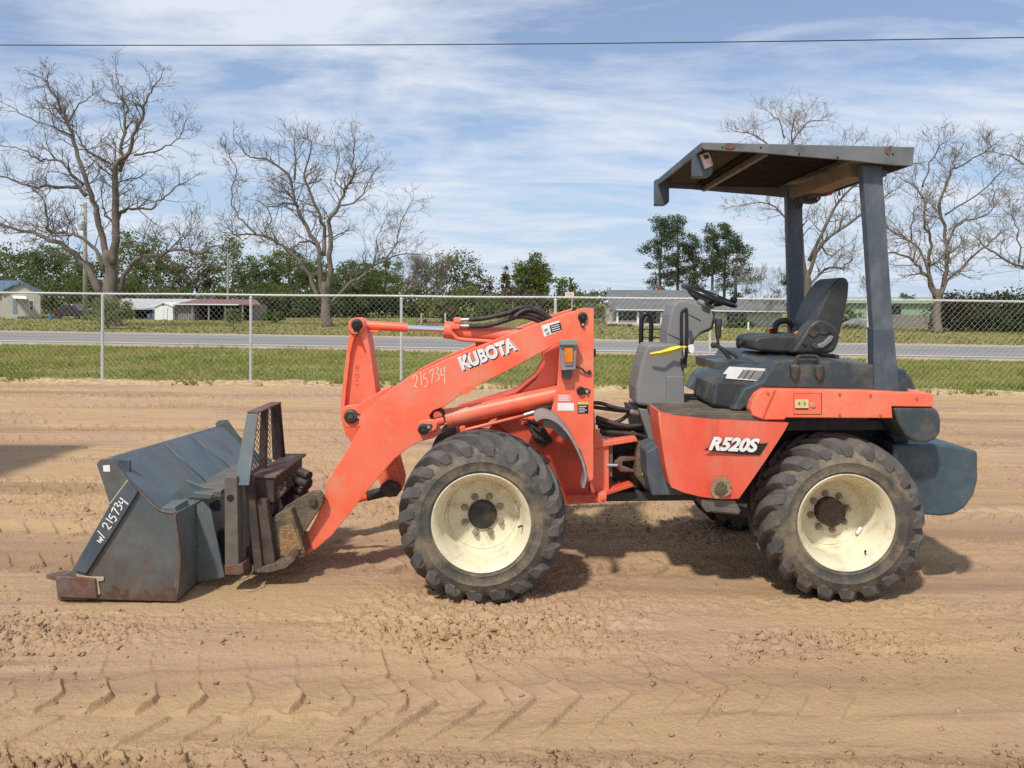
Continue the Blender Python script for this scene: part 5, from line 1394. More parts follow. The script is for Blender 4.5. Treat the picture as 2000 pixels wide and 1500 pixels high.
# guard with expanded mesh
box('rail_cap', (xg - 0.03, 4.59, zg0 - 0.02), (xg + 0.115, 5.26, zg0 - 0.004), rusty, qc, bevel=0.002)
for k in range(5): box('mud_lump', (xg + 0.09, 4.66 + k * 0.11, zg0 - 0.15 + 0.02 * (k % 2)), (xg + 0.115, 4.72 + k * 0.11, zg0 - 0.09), muddy, qc, bevel=0.01)
xa = P(482, 811, 4.6).x; za = P(490, 808, 4.6).z
def gplate(name, yt, yb, th_, parent, mat):
    """leaning end plate of the guard: top edge at depth yt, foot at depth yb"""
    pts = [Vector((xa, yt, za)), Vector((xg, yt, za)), Vector((xg, yb, zg0 - 0.03)), Vector((xa - 0.02, yb, zg0 - 0.03))]
    V, Fc = poly_prism(pts, Vector((0, th_, 0)))
    return fix_normals(obj(name, V, Fc, mat, parent, bevel=0.002))
gd = gplate('load_guard', 4.60, 4.45, 0.015, LD, bucket_m)
gplate('end_plate', 5.06, 5.18, -0.015, gd, dark_rust)
box('top_plate', (xa, 4.602, za + 0.001), (xg + 0.004, 5.058, za + 0.013), rusty, gd)
def gpost(ytop, ybot, w):
    pts = [Vector((xg - 0.05, ytop, za - 0.002)), Vector((xg - 0.012, ytop, za - 0.002)), Vector((xg - 0.012, ybot, zg0 - 0.02)), Vector((xg - 0.05, ybot, zg0 - 0.02))]
    V, Fc = poly_prism(pts, Vector((0, w, 0)))
    return fix_normals(obj('front_post', V, Fc, dark_rust, gd, bevel=0.002))
gpost(4.617, 4.467, 0.03); gpost(4.80, 4.77, 0.045); gpost(5.01, 5.13, 0.03)
t = TB()
mz0, mz1 = zg0 - 0.02, za - 0.02
for k in range(-22, 30):
    for s in (-1, 1):
        ya = 4.60 + k * 0.056; yb = ya + s * (mz1 - mz0) * 1.5
        pa = Vector((xg - 0.06, ya, mz0)); pb = Vector((xg - 0.06, yb, mz1))
        # clip to the frame
        lo, hi = 4.612, 5.045
        def clipy(a, b):
            ta, tb = 0.0, 1.0
            d = b.y - a.y
            for lim, sg in ((lo, 1), (hi, -1)):
                va = sg * (a.y - lim); vb = sg * (b.y - lim)
                if va < 0 and vb < 0: return None
                if va < 0: ta = max(ta, va / (va - vb))
                if vb < 0: tb = min(tb, va / (va - vb))
            if tb - ta < 0.03: return None
            return a.lerp(b, ta), a.lerp(b, tb)
        r_ = clipy(pa, pb)
        if r_: t.add([r_[0], r_[1]], 0.0022, 3, cap=False)
mm_ = t.build('expanded_mesh', dark_rust, gd, smooth=False); mm_['kind'] = 'stuff'
# hydraulic couplers on the carriage
for a, b, r in (((586, 922), (604, 930), 0.030), ((580, 938), (604, 945), 0.034), ((572, 955), (592, 962), 0.028), ((590, 928), (590, 955), 0.020)):
    cyl('hydraulic_coupling', P(*a, 4.92), P(*b, 4.88), r, mach, LD)
for pts in ([(505, 985), (520, 972), (534, 968), (548, 958)], [(516, 972), (522, 990), (524, 1004)], [(540, 972), (552, 962), (556, 952)]):
    tube('latch_linkage', [P(a, b, 4.66) for a, b in pts], 0.014, tan_steel, LD, k=3)
prism('latch_block', [(508, 990), (530, 984), (534, 1006), (512, 1008)], 4.62, 4.68, mach, LD)
tube('loose_wire', [P(466, 1134, 4.40), P(482, 1128, 4.42), P(493, 1118, 4.46), P(494, 1104, 4.50)], 0.004, tan_steel, LD, k=4)

# ------------------------------------------------------------------ ribbon and tag on the grab bar
V = []; Fc = []
top = [(1270, 689), (1290, 685), (1310, 678), (1328, 675), (1334, 677)]; bot = [(1268, 694), (1290, 693), (1310, 691), (1326, 684), (1334, 679)]
for k, (a, b) in enumerate(zip(top, bot)):
    ya = 4.775 + 0.008 * (-1) ** k
    mid = ((a[0] + b[0]) / 2, (a[1] + b[1]) / 2)
    V += [P(*a, ya), P(*mid, ya - 0.012), P(*b, ya + 0.01)]
for k in range(len(top) - 1):
    for j in range(2): Fc.append((3 * k + j, 3 * k + j + 1, 3 * k + j + 4, 3 * k + j + 3))
rb = obj('ribbon', V, Fc, ribbon_m)
tag(rb, 'yellow ribbon tied to the black grab bar of the loader', 'ribbon')
s2 = rb.modifiers.new('thick', 'SOLIDIFY'); s2.thickness = 0.002
lathe('knot', [(0.010, -0.009), (0.016, -0.004), (0.016, 0.004), (0.010, 0.009)], P(1336, 678, 4.80), ribbon_m, rb, n=14, axis='Z', closed=True)
V, Fc = poly_prism([P(a, b, 4.785) for a, b in [(1344, 674), (1352, 672), (1356, 680), (1354, 690), (1346, 688)]], Vector((0.004, 0.003, 0)))
tg = fix_normals(obj('paper_tag', V, Fc, decal_w)); tag(tg, 'small white paper tag hanging beside the yellow ribbon', 'tag')
tube('string', [P(1336, 679, 4.79), P(1345, 677, 4.785)], 0.0015, ribbon_m, tg)
# ================================================================== bare trees
bark = material('grey brown bark', (0.13, 0.10, 0.078), (0.20, 0.165, 0.13), 1.6, 0.9, dirt=(0.11, 0.08, 0.06), dirt_amt=0.6, dirt_scale=2.0, bump=0.6, bump_scale=14, stretch=(1, 1, 0.3))
bark_d = material('dark twigs', (0.115, 0.095, 0.080), (0.18, 0.15, 0.125), 0.8, 0.9)
bark_l = material('pale grey twigs', (0.19, 0.16, 0.13), (0.26, 0.22, 0.18), 0.8, 0.9)

class Tree:
    def __init__(s, seed):
        s.r = random.Random(seed); s.trunk = TB(); s.twigs = TB()
    def twig(s, p, d, length, r, level, up):
        R = s.r
        n = 4 if level < 2 else 3
        pts = [p.copy()]; rad = [r]
        q = p.copy(); d = d.normalized()
        for i in range(n):
            d = (d + Vector((R.gauss(0, .17), R.gauss(0, .17), R.gauss(0, .15) + up))).normalized()
            q = q + d * (length / n)
            pts.append(q.copy()); rad.append(max(r * (1 - 0.72 * (i + 1) / n), s.rmin * 0.7))
        s.twigs.add(pts, rad, 4 if level == 0 else 3, cap=False)
        if level < s.levels:
            k = R.randint(3, 5) if level == 0 else R.randint(2, 4)
            for j in range(k):
                t = R.uniform(0.3, 1.0); i = min(int(t * n), n - 1)
                base = pts[i].lerp(pts[i + 1], t * n - i)
                ax = (pts[i + 1] - pts[i]).normalized()
                side = Vector((R.gauss(0, 1), R.gauss(0, 0.8), R.gauss(0, .8))); side = (side - ax * side.dot(ax))
                if side.length < 1e-3: continue
                nd = ax * R.uniform(.5, 1.0) + side.normalized() * R.uniform(.55, 1.0)
                s.twig(base, nd, length * R.uniform(.42, .72), max(r * 0.55, s.rmin), level + 1, up)
    def limb(s, pts, r0, r1, dens, tl, up=0.06, start=0.12):
        R = s.r
        r0 *= 0.64; r1 *= 0.50
        m = len(pts)
        rad = [r0 + (r1 - r0) * (i / (m - 1)) ** 0.8 for i in range(m)]
        s.trunk.add(pts, rad, 8 if r0 > 0.12 else 6)
        L_ = sum((pts[i + 1] - pts[i]).length for i in range(m - 1))
        for k in range(int(L_ * dens) + 2):
            t = start + (1 - start) * (R.random() ** 0.8)
            i = min(int(t * (m - 1)), m - 2)
            base = pts[i].lerp(pts[i + 1], t * (m - 1) - i)
            ax = (pts[i + 1] - pts[i]).normalized()
            side = Vector((R.gauss(0, 1), R.gauss(0, 0.9), R.gauss(0.25, .8))); side = side - ax * side.dot(ax)
            if side.length < 1e-3: continue
            nd = ax * R.uniform(.3, .9) + side.normalized() * R.uniform(.6, 1.0)
            s.twig(base, nd, tl * R.uniform(.5, 1.1) * (1.1 - 0.55 * t), max(rad[i] * 0.42, s.rmin * 1.3) if rad[i] < 0.1 else R.uniform(.03, .05), 0, up)
        s.twig(pts[-1], pts[-1] - pts[-2], tl * 0.45, r1, 0, up)

def bare_tree(name, base_px, Y, trunk, limbs, label, seed, dens=3.0, tl=2.2, rmin=0.010, twig_m=None, levels=2, spread=2.2):
    T = Tree(seed); T.rmin = rmin; T.levels = levels
    k = Y / F_PX
    b = P(base_px[0], base_px[1], Y); b.z = 0
    root = empty(name, b, label, 'tree', 'bare trees across the road')
    def path(px, y0, y1):
        q = [P(a, c, Y) for a, c in px]
        n = len(q)
        q = [Vector((v.x, Y + y0 + (y1 - y0) * (i / (n - 1)), v.z)) for i, v in enumerate(q)]
        q = smooth_pts(q, 3)
        for i in range(2, len(q) - 1):
            q[i] = q[i] + Vector((T.r.gauss(0, .045), T.r.gauss(0, .08), T.r.gauss(0, .045)))
        return q
    tp = path(trunk[0], 0, 0)
    tp[0].z = min(tp[0].z, -0.05)
    T.trunk.add(tp, [trunk[1] * k * (1.25 - 0.25 * min(1, i / 2)) + (trunk[2] - trunk[1]) * k * i / (len(tp) - 1) for i in range(len(tp))], 12)
    for px, r0, r1 in limbs:
        y1 = T.r.uniform(-spread, spread)
        T.limb(path(px, 0, y1), r0 * k, max(r1 * k, rmin * 1.5), dens, tl)
    T.trunk.build('trunk', bark, root)
    T.twigs.build('crown', twig_m or bark_d, root, smooth=False)
    return root

bare_tree('pecan_tree', (216, 640), 47.0, ([(218, 645), (217, 600), (214, 545), (212, 490)], 19, 9), [
    ([(208, 520), (203, 480), (190, 420), (176, 380), (162, 335), (147, 290), (134, 250), (124, 225), (112, 200), (100, 178), (90, 160), (78, 150)], 11, 2),
    ([(220, 515), (227, 470), (229, 420), (230, 370), (232, 340), (240, 318), (262, 303), (274, 270), (290, 240), (302, 205), (311, 188), (328, 170)], 14, 2),
    ([(233, 335), (240, 310), (235, 285), (240, 240), (240, 212), (232, 185), (224, 160), (214, 138)], 7, 1.6),
    ([(196, 575), (165, 527), (140, 502), (95, 472), (50, 456), (18, 448), (-30, 436)], 12, 5),
    ([(204, 530), (188, 487), (166, 466), (140, 458), (116, 457), (105, 446), (109, 426), (100, 392), (84, 370)], 6.5, 2),
    ([(168, 383), (155, 368), (130, 365), (90, 364), (50, 360), (24, 351), (-10, 335)], 6.5, 2.5),
    ([(162, 360), (140, 340), (118, 315), (95, 312), (70, 310), (40, 290), (5, 285)], 5, 1.6),
    ([(234, 575), (255, 522), (285, 503), (325, 498), (355, 490), (385, 493), (412, 497), (440, 485)], 8, 3),
    ([(355, 490), (362, 470), (385, 462), (398, 448)], 2.5, 1.2),
    ([(229, 432), (240, 412), (262, 406), (290, 405), (299, 391), (312, 380), (330, 362), (350, 350)], 5.5, 2),
    ([(233, 332), (215, 318), (190, 307), (172, 292), (160, 270), (140, 245)], 5, 1.6),
    ([(262, 303), (290, 298), (320, 285), (345, 265), (352, 240)], 3.5, 1.4),
    ([(225, 440), (212, 420), (208, 400), (212, 380)], 3, 1.5),
    ([(140, 265), (110, 250), (70, 235), (40, 215)], 3.5, 1.4), ([(132, 245), (135, 215), (148, 190), (165, 170)], 3.5, 1.4)],
    'large bare pecan tree with massive forked trunk at the far left', 11)
bare_tree('pecan_tree', (640, 637), 50.0, ([(640, 642), (636, 600), (634, 552)], 10.5, 7), [
    ([(628, 575), (626, 520), (622, 482), (602, 447), (588, 412), (580, 390), (575, 352), (560, 335), (530, 318), (502, 315), (482, 292)], 8.5, 2),
    ([(640, 575), (644, 500), (645, 455), (641, 435), (660, 402), (673, 370), (690, 340), (686, 322), (690, 295), (690, 272)], 9, 2),
    ([(632, 500), (634, 455), (622, 420), (606, 378), (592, 342), (598, 310), (604, 285), (596, 262)], 7, 1.8),
    ([(622, 585), (600, 535), (576, 502), (545, 477), (510, 459), (470, 454), (442, 453), (430, 440)], 7, 2),
    ([(500, 457), (472, 432), (456, 410), (450, 382), (458, 330), (444, 298)], 3.2, 1.2),
    ([(648, 590), (680, 556), (702, 540), (726, 520), (752, 507), (780, 495), (815, 496)], 6, 1.6),
    ([(752, 507), (770, 480), (775, 452), (786, 420), (803, 385)], 3, 1.2), ([(726, 520), (735, 490), (730, 460), (742, 430)], 2.4, 1.2),
    ([(622, 482), (602, 470), (586, 478), (572, 490), (560, 470)], 4, 1.4), ([(578, 400), (550, 395), (520, 402), (492, 388)], 3.5, 1.3),
    ([(520, 402), (532, 430), (520, 455)], 2.5, 1.2), ([(575, 352), (578, 310), (572, 290), (574, 268)], 3.5, 1.3), ([(660, 402), (690, 395), (712, 370), (730, 330)], 3.2, 1.2), ([(673, 370), (650, 350), (655, 300), (640, 270)], 3, 1.2)],
    'bare pecan tree with spreading limbs behind the loader boom', 12)
bare_tree('pecan_tree', (1832, 650), 48.0, ([(1832, 655), (1832, 610), (1831, 565)], 8.5, 6), [
    ([(1826, 582), (1812, 548), (1790, 522), (1770, 507), (1735, 495), (1700, 500)], 6.5, 2.5),
    ([(1829, 578), (1817, 540), (1820, 502), (1825, 467), (1813, 432), (1815, 396), (1801, 366), (1780, 350)], 7, 2),
    ([(1836, 580), (1848, 545), (1851, 500), (1845, 442), (1838, 402), (1850, 362), (1863, 335), (1868, 310), (1880, 296)], 7.5, 2),
    ([(1838, 578), (1850, 548), (1872, 527), (1902, 497), (1932, 472), (1950, 450)], 5.5, 2.2), ([(1842, 560), (1848, 525), (1852, 508), (1864, 490)], 6.5, 4.5),
    ([(1820, 560), (1802, 490), (1768, 458), (1742, 442), (1730, 418)], 5, 1.6), ([(1850, 475), (1880, 432), (1905, 428), (1938, 414), (1946, 380)], 4, 1.4),
    ([(1845, 420), (1880, 395), (1920, 360), (1935, 335)], 3, 1.3), ([(1801, 366), (1812, 320), (1825, 290), (1835, 280)], 3, 1.2), ([(1865, 330), (1895, 312), (1915, 300), (1935, 280)], 2.6, 1.2), ([(1780, 470), (1770, 430), (1778, 400)], 2.6, 1.2)],
    'bare grey tree with pale bark right of the canopy post', 13, twig_m=bark_l, dens=3.8, tl=1.9)
bare_tree('pecan_tree', (1578, 650), 52.0, ([(1578, 655), (1576, 600), (1574, 530)], 10, 6), [
    ([(1574, 550), (1562, 470), (1555, 400), (1542, 335), (1534, 285), (1532, 248)], 8, 2), ([(1576, 545), (1602, 475), (1640, 442), (1682, 412), (1720, 380)], 7, 2),
    ([(1578, 560), (1620, 527), (1662, 520), (1692, 505)], 5, 2), ([(1580, 510), (1612, 432), (1640, 382), (1692, 345), (1765, 328)], 6, 2), ([(1562, 460), (1524, 412), (1490, 395), (1440, 402)], 4, 1.4),
    ([(1540, 330), (1510, 280), (1480, 255), (1455, 245)], 4, 1.4), ([(1536, 300), (1560, 260), (1585, 235), (1612, 232)], 4, 1.4), ([(1532, 270), (1520, 235), (1500, 215)], 3, 1.2), ([(1602, 475), (1620, 500), (1650, 480)], 3, 1.3), ([(1640, 382), (1630, 330), (1650, 290)], 3.5, 1.3), ([(1692, 345), (1720, 310), (1735, 280)], 3, 1.2)],
    'bare tree behind the loader canopy and seat', 14, twig_m=bark_l, dens=3.4, tl=2.0)
bare_tree('pecan_tree', (2090, 655), 46.0, ([(2090, 660), (2085, 610), (2080, 550)], 12, 7), [
    ([(2080, 570), (2030, 535), (1990, 515), (1965, 500), (1940, 480), (1925, 462)], 6, 2.2), ([(2078, 550), (2040, 470), (2010, 425), (1990, 388), (1985, 350)], 6, 2), ([(2078, 545), (2050, 440), (2020, 330), (1990, 300), (1960, 283)], 5, 1.6), ([(2082, 545), (2110, 450), (2130, 340)], 6, 2),
    ([(1990, 515), (1985, 470), (1970, 440), (1955, 420)], 3, 1.3)],
    'bare tree reaching in at the right edge', 15, twig_m=bark_l, dens=3.4, tl=1.8)

# ------------------------------------------------------------------ leafy crowns
fol_mid = leaf_material('mid green foliage', (0.135, 0.170, 0.055), (0.195, 0.230, 0.072), (0.265, 0.285, 0.105), 0.35, 0.55)
fol_dark = leaf_material('dark evergreen foliage', (0.098, 0.124, 0.048), (0.145, 0.175, 0.064), (0.205, 0.225, 0.088), 0.35, 0.55)
fol_pine = leaf_material('pine foliage', (0.075, 0.100, 0.058), (0.112, 0.142, 0.076), (0.165, 0.190, 0.10), 0.5, 0.5)
fol_brown = leaf_material('brownish budding foliage', (0.09, 0.075, 0.045), (0.14, 0.115, 0.065), (0.19, 0.17, 0.08), 0.5, 0.25)
fol_bright = leaf_material('fresh green foliage', (0.060, 0.095, 0.018), (0.10, 0.145, 0.030), (0.16, 0.19, 0.045), 0.6, 0.35)
def crown(w, h, zc, nclump, nleaf, leaf, seed, d=None, shape='round', fill=0.25, csize=0.16):
    r = np.random.default_rng(seed)
    d = d or w
    out = []
    k = 0
    while k < nclump:
        v = r.normal(size=3); v /= np.linalg.norm(v)
        rr = r.uniform(fill, 1) ** (1 / 2.2)
        lump = 0.70 + 0.48 * vnoise(np.array([v[0] * 2.2 + seed]), np.array([v[2] * 2.2 + v[1] * 1.7]), seed)[0]
        p = v * rr * lump
        if shape == 'cone':
            t = (p[2] + 1) / 2; sc = 1.05 - 0.8 * t; p[0] *= sc; p[1] *= sc
        c = np.array([p[0] * w / 2, p[1] * d / 2, zc + p[2] * h / 2])
        cs = csize * (w * h) ** 0.5 * r.uniform(.5, 1.15)
        q = r.normal(size=(nleaf, 3)) * np.array([cs, cs, cs * 0.7]) * 0.5 + c
        out.append(q); k += 1
    C = np.concatenate(out); n = len(C)
    a = r.normal(size=(n, 3)); a /= np.linalg.norm(a, axis=1)[:, None]
    b = np.cross(a, r.normal(size=(n, 3))); b /= np.linalg.norm(b, axis=1)[:, None]
    s = leaf * r.uniform(.5, 1.2, n)[:, None]
    V = np.stack([C - a * s, C + b * s * 0.6, C + a * s, C - b * s * 0.6], 1).reshape(-1, 3)
    return V, np.arange(n * 4).reshape(-1, 4)
def leafy(name, px, top, Y, wpx, label, mat, seed, group, base_z=0.0, crown_low=0.15, nclump=90, nleaf=46, leaf=0.22, shape='round', fill=0.25, stems=1, cat='tree', trunk=True, depth=None, csize=0.16):
    b = P(px, 600, Y); b.z = base_z
    h = P(px, top, Y).z - base_z
    w = wpx * Y / F_PX
    root = empty(name, b, label, cat, group)
    z0 = h * crown_low
    V, Fc = crown(w, h - z0, (h + z0) / 2, nclump, nleaf, leaf, seed, depth, shape, fill, csize)
    obj('crown' if cat == 'tree' else 'foliage', V + np.array(b), Fc, mat, root)
    if trunk:
        t = TB(); R = random.Random(seed)
        for k in range(stems):
            ox = (k - (stems - 1) / 2) * w * 0.12
            t.add([b + Vector((ox, 0, -.05)), b + Vector((ox * 1.4 + R.gauss(0, .05 * w), 0, h * .4)), b + Vector((ox * 2 + R.gauss(0, .06 * w), 0, h * .85))], [0.018 * h / stems ** .5, 0.012 * h / stems ** .5, 0.004 * h], 7)
            for j in range(5):
                zz = h * R.uniform(.35, .75); an = R.uniform(0, 6.28)
                t.add([b + Vector((ox * 1.6, 0, zz)), b + Vector((ox * 1.6 + math.cos(an) * w * .35, math.sin(an) * w * .35, zz + h * .16))], [0.007 * h, 0.002 * h], 5, cap=False)
        t.build('trunk' if cat == 'tree' else 'stem', bark, root)
    return root
ORD = ['leftmost', 'second', 'third', 'fourth', 'fifth', 'sixth', 'seventh', 'eighth', 'ninth', 'tenth', 'eleventh', 'twelfth', 'thirteenth', 'fourteenth', 'fifteenth', 'sixteenth', 'seventeenth', 'eighteenth']
line = [(-60, 492, 92, 150, 1), (15, 486, 95, 120, 0), (75, 500, 88, 110, 1), (130, 488, 93, 100, 0), (180, 505, 86, 90, 1), (262, 466, 90, 105, 0), (318, 486, 88, 110, 1), (375, 508, 84, 80, 2), (445, 482, 90, 120, 0), (505, 502, 86, 90, 1), (560, 496, 92, 100, 0), (605, 512, 88, 80, 1), (690, 508, 90, 110, 1), (752, 512, 94, 80, 0), (830, 520, 96, 80, 2), (890, 510, 92, 110, 1), (935, 540, 90, 70, 2), (690, 545, 78, 130, 1)]
line.sort()
for i, (px, top, Y, w, k) in enumerate(line):
    leafy('broadleaf_tree', px, top - 16 + 10 * math.sin(i * 2.3), Y, w * 1.15, f'{ORD[i]} leafy tree from the left in the far treeline', (fol_mid, fol_dark, fol_brown)[k], 100 + i, 'trees of the far treeline', nclump=95 if k != 2 else 46, nleaf=52, leaf=0.16, crown_low=0.05, csize=0.13)
# undergrowth along the foot of the treeline
for i, (px, top, Y, w, k) in enumerate([(-30, 548, 80, 220, 1), (140, 545, 82, 200, 1), (300, 550, 82, 200, 1), (480, 556, 80, 200, 1), (560, 560, 76, 150, 1), (650, 556, 80, 200, 1), (780, 560, 82, 220, 1), (900, 566, 80, 200, 0), (1010, 566, 84, 170, 2), (1110, 572, 84, 130, 0)]):
    leafy('thicket', px, top, Y, w, f'{ORD[i]} low dark thicket from the left under the treeline', (fol_mid, fol_dark, fol_brown)[k], 160 + i, 'thickets under the treeline', nclump=90, nleaf=44, leaf=0.20, crown_low=-0.1, cat='thicket', trunk=False, depth=4.0, csize=0.2)
leafy('broadleaf_tree', 1040, 497, 95, 78, 'round dense green tree standing alone right of the treeline', fol_mid, 201, None, nclump=150, nleaf=70, leaf=0.16, crown_low=0.12, fill=0.1, csize=0.13)
leafy('broadleaf_tree', 1104, 536, 98, 46, 'small thin tree beside the round green tree', fol_mid, 202, None, nclump=34, nleaf=30, leaf=0.2, crown_low=0.3)
leafy('cypress_tree', 988, 520, 100, 34, 'pale narrow conical tree left of the round green tree', fol_brown, 203, None, nclump=40, nleaf=26, leaf=0.18, shape='cone')
# pines with clumped tufts
def pine(px, top, Y, wpx, low, label, seed, n=34):
    R = random.Random(seed); r = np.random.default_rng(seed)
    b = P(px, 600, Y); b.z = 0
    h = P(px, top, Y).z; w = wpx * Y / F_PX
    root = empty('pine_tree', b, label, 'tree', 'tall pines behind the house')
    t = TB(); t.add([b + Vector((0, 0, -.05)), b + Vector((R.gauss(0, .1), 0, h * .5)), b + Vector((R.gauss(0, .25), 0, h * .97))], [0.22, 0.16, 0.04], 8)
    cs = []
    for k in range(n):
        s = (k + R.random()) / n
        z = h * (low + (1 - low) * s); an = R.uniform(0, 6.28)
        reach = w / 2 * R.uniform(.35, 1.0) * (0.55 + 0.75 * math.sin(math.pi * min(1, (s * .85 + .22))))
        if s > .9: reach *= .55
        e = b + Vector((math.cos(an) * reach, math.sin(an) * reach, z + reach * R.uniform(.05, .35)))
        m = (b + Vector((0, 0, z))).lerp(e, .55) + Vector((0, 0, -.08 * reach))
        t.add([b + Vector((0, 0, z)), m, e], [0.05, 0.035, 0.015], 5, cap=False)
        cs.append(e); cs.append(m.lerp(e, .5) + Vector((0, 0, .15)))
    t.build('trunk', bark_d, root)
    C = []
    for c in cs:
        for j in range(3):
            cc = np.array(c) + r.normal(size=3) * np.array([.34, .34, .2])
            C.append(r.normal(size=(26, 3)) * np.array([.26, .26, .17]) + cc)
    C = np.concatenate(C); m_ = len(C)
    a = r.normal(size=(m_, 3)); a /= np.linalg.norm(a, axis=1)[:, None]
    bb = np.cross(a, r.normal(size=(m_, 3))); bb /= np.linalg.norm(bb, axis=1)[:, None]
    s = 0.15 * r.uniform(.5, 1.2, m_)[:, None]
    V = np.stack([C - a * s, C + bb * s * .45, C + a * s, C - bb * s * .45], 1).reshape(-1, 3)
    obj('crown', V, np.arange(m_ * 4).reshape(-1, 4), fol_pine, root)
pine(1290, 428, 100, 62, .28, 'tallest dark pine behind the house, leftmost of the pines', 301, 44)
pine(1322, 424, 103, 76, .22, 'broad dark pine just right of the tallest pine', 302, 50)
pine(1352, 470, 101, 50, .25, 'shorter dark pine between the two pine groups', 303, 30)
pine(1390, 446, 98, 50, .45, 'slim pine with bare lower trunk behind the steering wheel', 304, 26)
pine(1414, 440, 100, 70, .38, 'pine with high tufted crown right of the slim pine', 305, 34)
pine(1438, 470, 97, 66, .25, 'rightmost pine with drooping tufts reaching right', 306, 30)
pine(1545, 540, 110, 60, .1, 'low dark pine behind the far canopy post', 307, 24)

# shrubs and saplings near the road
leafy('shrub', 214, 576, 43.5, 104, 'loose green shrub under the massive pecan trunk', fol_mid, 401, None, crown_low=0.05, nclump=70, nleaf=26, leaf=0.09, cat='shrub', stems=3, fill=0.05)
leafy('sapling', 456, 600, 42, 46, 'young green sapling in front of the maroon carport', fol_mid, 402, None, crown_low=0.25, nclump=34, nleaf=22, leaf=0.06, cat='sapling')
leafy('shrub', 533, 608, 58, 50, 'bright yellow green bush right of the maroon carport', fol_bright, 403, None, crown_low=0.0, nclump=44, nleaf=30, leaf=0.1, cat='shrub', trunk=False)
leafy('shrub', 880, 598, 60, 50, 'round brown shrub above the tilt cylinder', fol_brown, 404, None, crown_low=0.02, nclump=40, nleaf=30, leaf=0.1, cat='shrub', trunk=False)
leafy('shrub', 1168, 562, 66, 70, 'green shrub at the left corner of the white house', fol_mid, 405, None, crown_low=0.05, nclump=50, nleaf=30, leaf=0.12, cat='shrub', trunk=False)
leafy('hedge', 1446, 628, 55, 76, 'clipped green hedge below the white house window', fol_bright, 406, None, crown_low=-0.3, nclump=60, nleaf=36, leaf=0.07, cat='hedge', trunk=False, depth=1.0, fill=0.0)
leafy('hedge', 1215, 633, 56, 70, 'low dark planting before the white house porch', fol_dark, 407, None, crown_low=-0.4, nclump=30, nleaf=30, leaf=0.06, cat='hedge', trunk=False, depth=.8)
leafy('shrub', 1770, 574, 80, 62, 'rounded bright green tree top behind the green building', fol_bright, 408, None, crown_low=0.05, nclump=60, nleaf=40, leaf=0.14, cat='shrub', trunk=False)
leafy('shrub', 1655, 602, 66, 60, 'dark green bushes left of the old pale car', fol_mid, 409, None, crown_low=0.0, nclump=44, nleaf=30, leaf=0.12, cat='shrub', trunk=False)
for i, (px, top, w, m_, lab) in enumerate([(1868, 572, 90, fol_brown, 'brown thinning hedge section right of the pale barked tree'), (1925, 574, 90, fol_dark, 'dark evergreen hedge section in the middle at the right'), (1985, 566, 100, fol_dark, 'tall dark evergreen hedge section at the right edge'), (2060, 562, 110, fol_dark, 'dark hedge section running out of the frame')]):
    leafy('tall_hedge', px, top, 52, w * 1.15, lab, m_, 420 + i, 'tall hedge at the right', crown_low=-0.08, nclump=110, nleaf=44, leaf=0.11, cat='hedge', trunk=False, depth=2.5, fill=0.0, csize=0.22)
def random_bare(name, px, base_y, Y, top, label, seed, wpx=60, mat=None, cat='shrub'):
    T = Tree(seed); T.rmin = 0.009; T.levels = 2
    b = P(px, base_y, Y); b.z = 0
    root = empty(name, b, label, cat)
    h = P(px, top, Y).z; w = wpx * Y / F_PX
    for k in range(7):
        dx = T.r.uniform(-.5, .5) * w; dy = T.r.uniform(-.4, .4) * w
        pts = [b.copy(), b + Vector((dx * .35, dy * .3, h * .35)), b + Vector((dx * .8, dy * .8, h * .75)), b + Vector((dx, dy, h * .95))]
        T.limb(smooth_pts(pts, 2), 0.03, 0.012, 2.2, h * .3, 0.2, .3)
    T.trunk.build('stem', bark_l, root); T.twigs.build('twigs', mat or bark_l, root, smooth=False)
random_bare('bare_shrub', 1176, 655, 42, 598, 'leafless crape myrtle between boom tower and grey cowl', 501, 70)
random_bare('bare_shrub', 1497, 652, 46, 585, 'leafless brown shrub in front of the white house right end', 502, 70, bark_d)
random_bare('bare_shrub', 1480, 640, 85, 530, 'tall leafless thicket behind the white house', 503, 90)
random_bare('bare_shrub', 1700, 640, 85, 545, 'leafless shrub behind the green building', 504, 60)
random_bare('bare_shrub', 845, 640, 88, 512, 'leafless grey tree in the treeline gap', 505, 70, None, 'tree')
random_bare('bare_shrub', 800, 640, 88, 508, 'pinkish leafless tree right of the bare pecan', 506, 56, None, 'tree')

# ================================================================== buildings
wall_beige = material('beige siding', (0.36, 0.33, 0.27), (0.40, 0.37, 0.31), 2, 0.85)
wall_white = material('white siding', (0.70, 0.69, 0.64), (0.62, 0.60, 0.55), 1.5, 0.8)
wall_cream = material('cream brick', (0.55, 0.50, 0.42), (0.48, 0.43, 0.36), 3, 0.9)
roof_blue = material('blue metal roof', (0.075, 0.125, 0.19), (0.09, 0.145, 0.21), 3, 0.45)
roof_grey = material('grey shingle roof', (0.125, 0.13, 0.125), (0.165, 0.165, 0.155), 1.4, 0.9, dirt=(0.10, 0.095, 0.085), dirt_amt=0.5, dirt_scale=2)
roof_tin = material('weathered tin roof', (0.42, 0.42, 0.42), (0.52, 0.52, 0.50), 1.2, 0.5, dirt=(0.28, 0.25, 0.22), dirt_amt=0.6, dirt_scale=2)
roof_maroon = material('maroon tin roof', (0.17, 0.075, 0.095), (0.22, 0.085, 0.08), 1.0, 0.6, dirt=(0.30, 0.15, 0.10), dirt_amt=0.5, dirt_scale=1.5)
dark_in = material('dark interior', (0.012, 0.011, 0.010), (0.03, 0.026, 0.022), 2, 0.9)
glass_m = material('window glass', (0.05, 0.055, 0.06), (0.10, 0.11, 0.12), 2, 0.12)
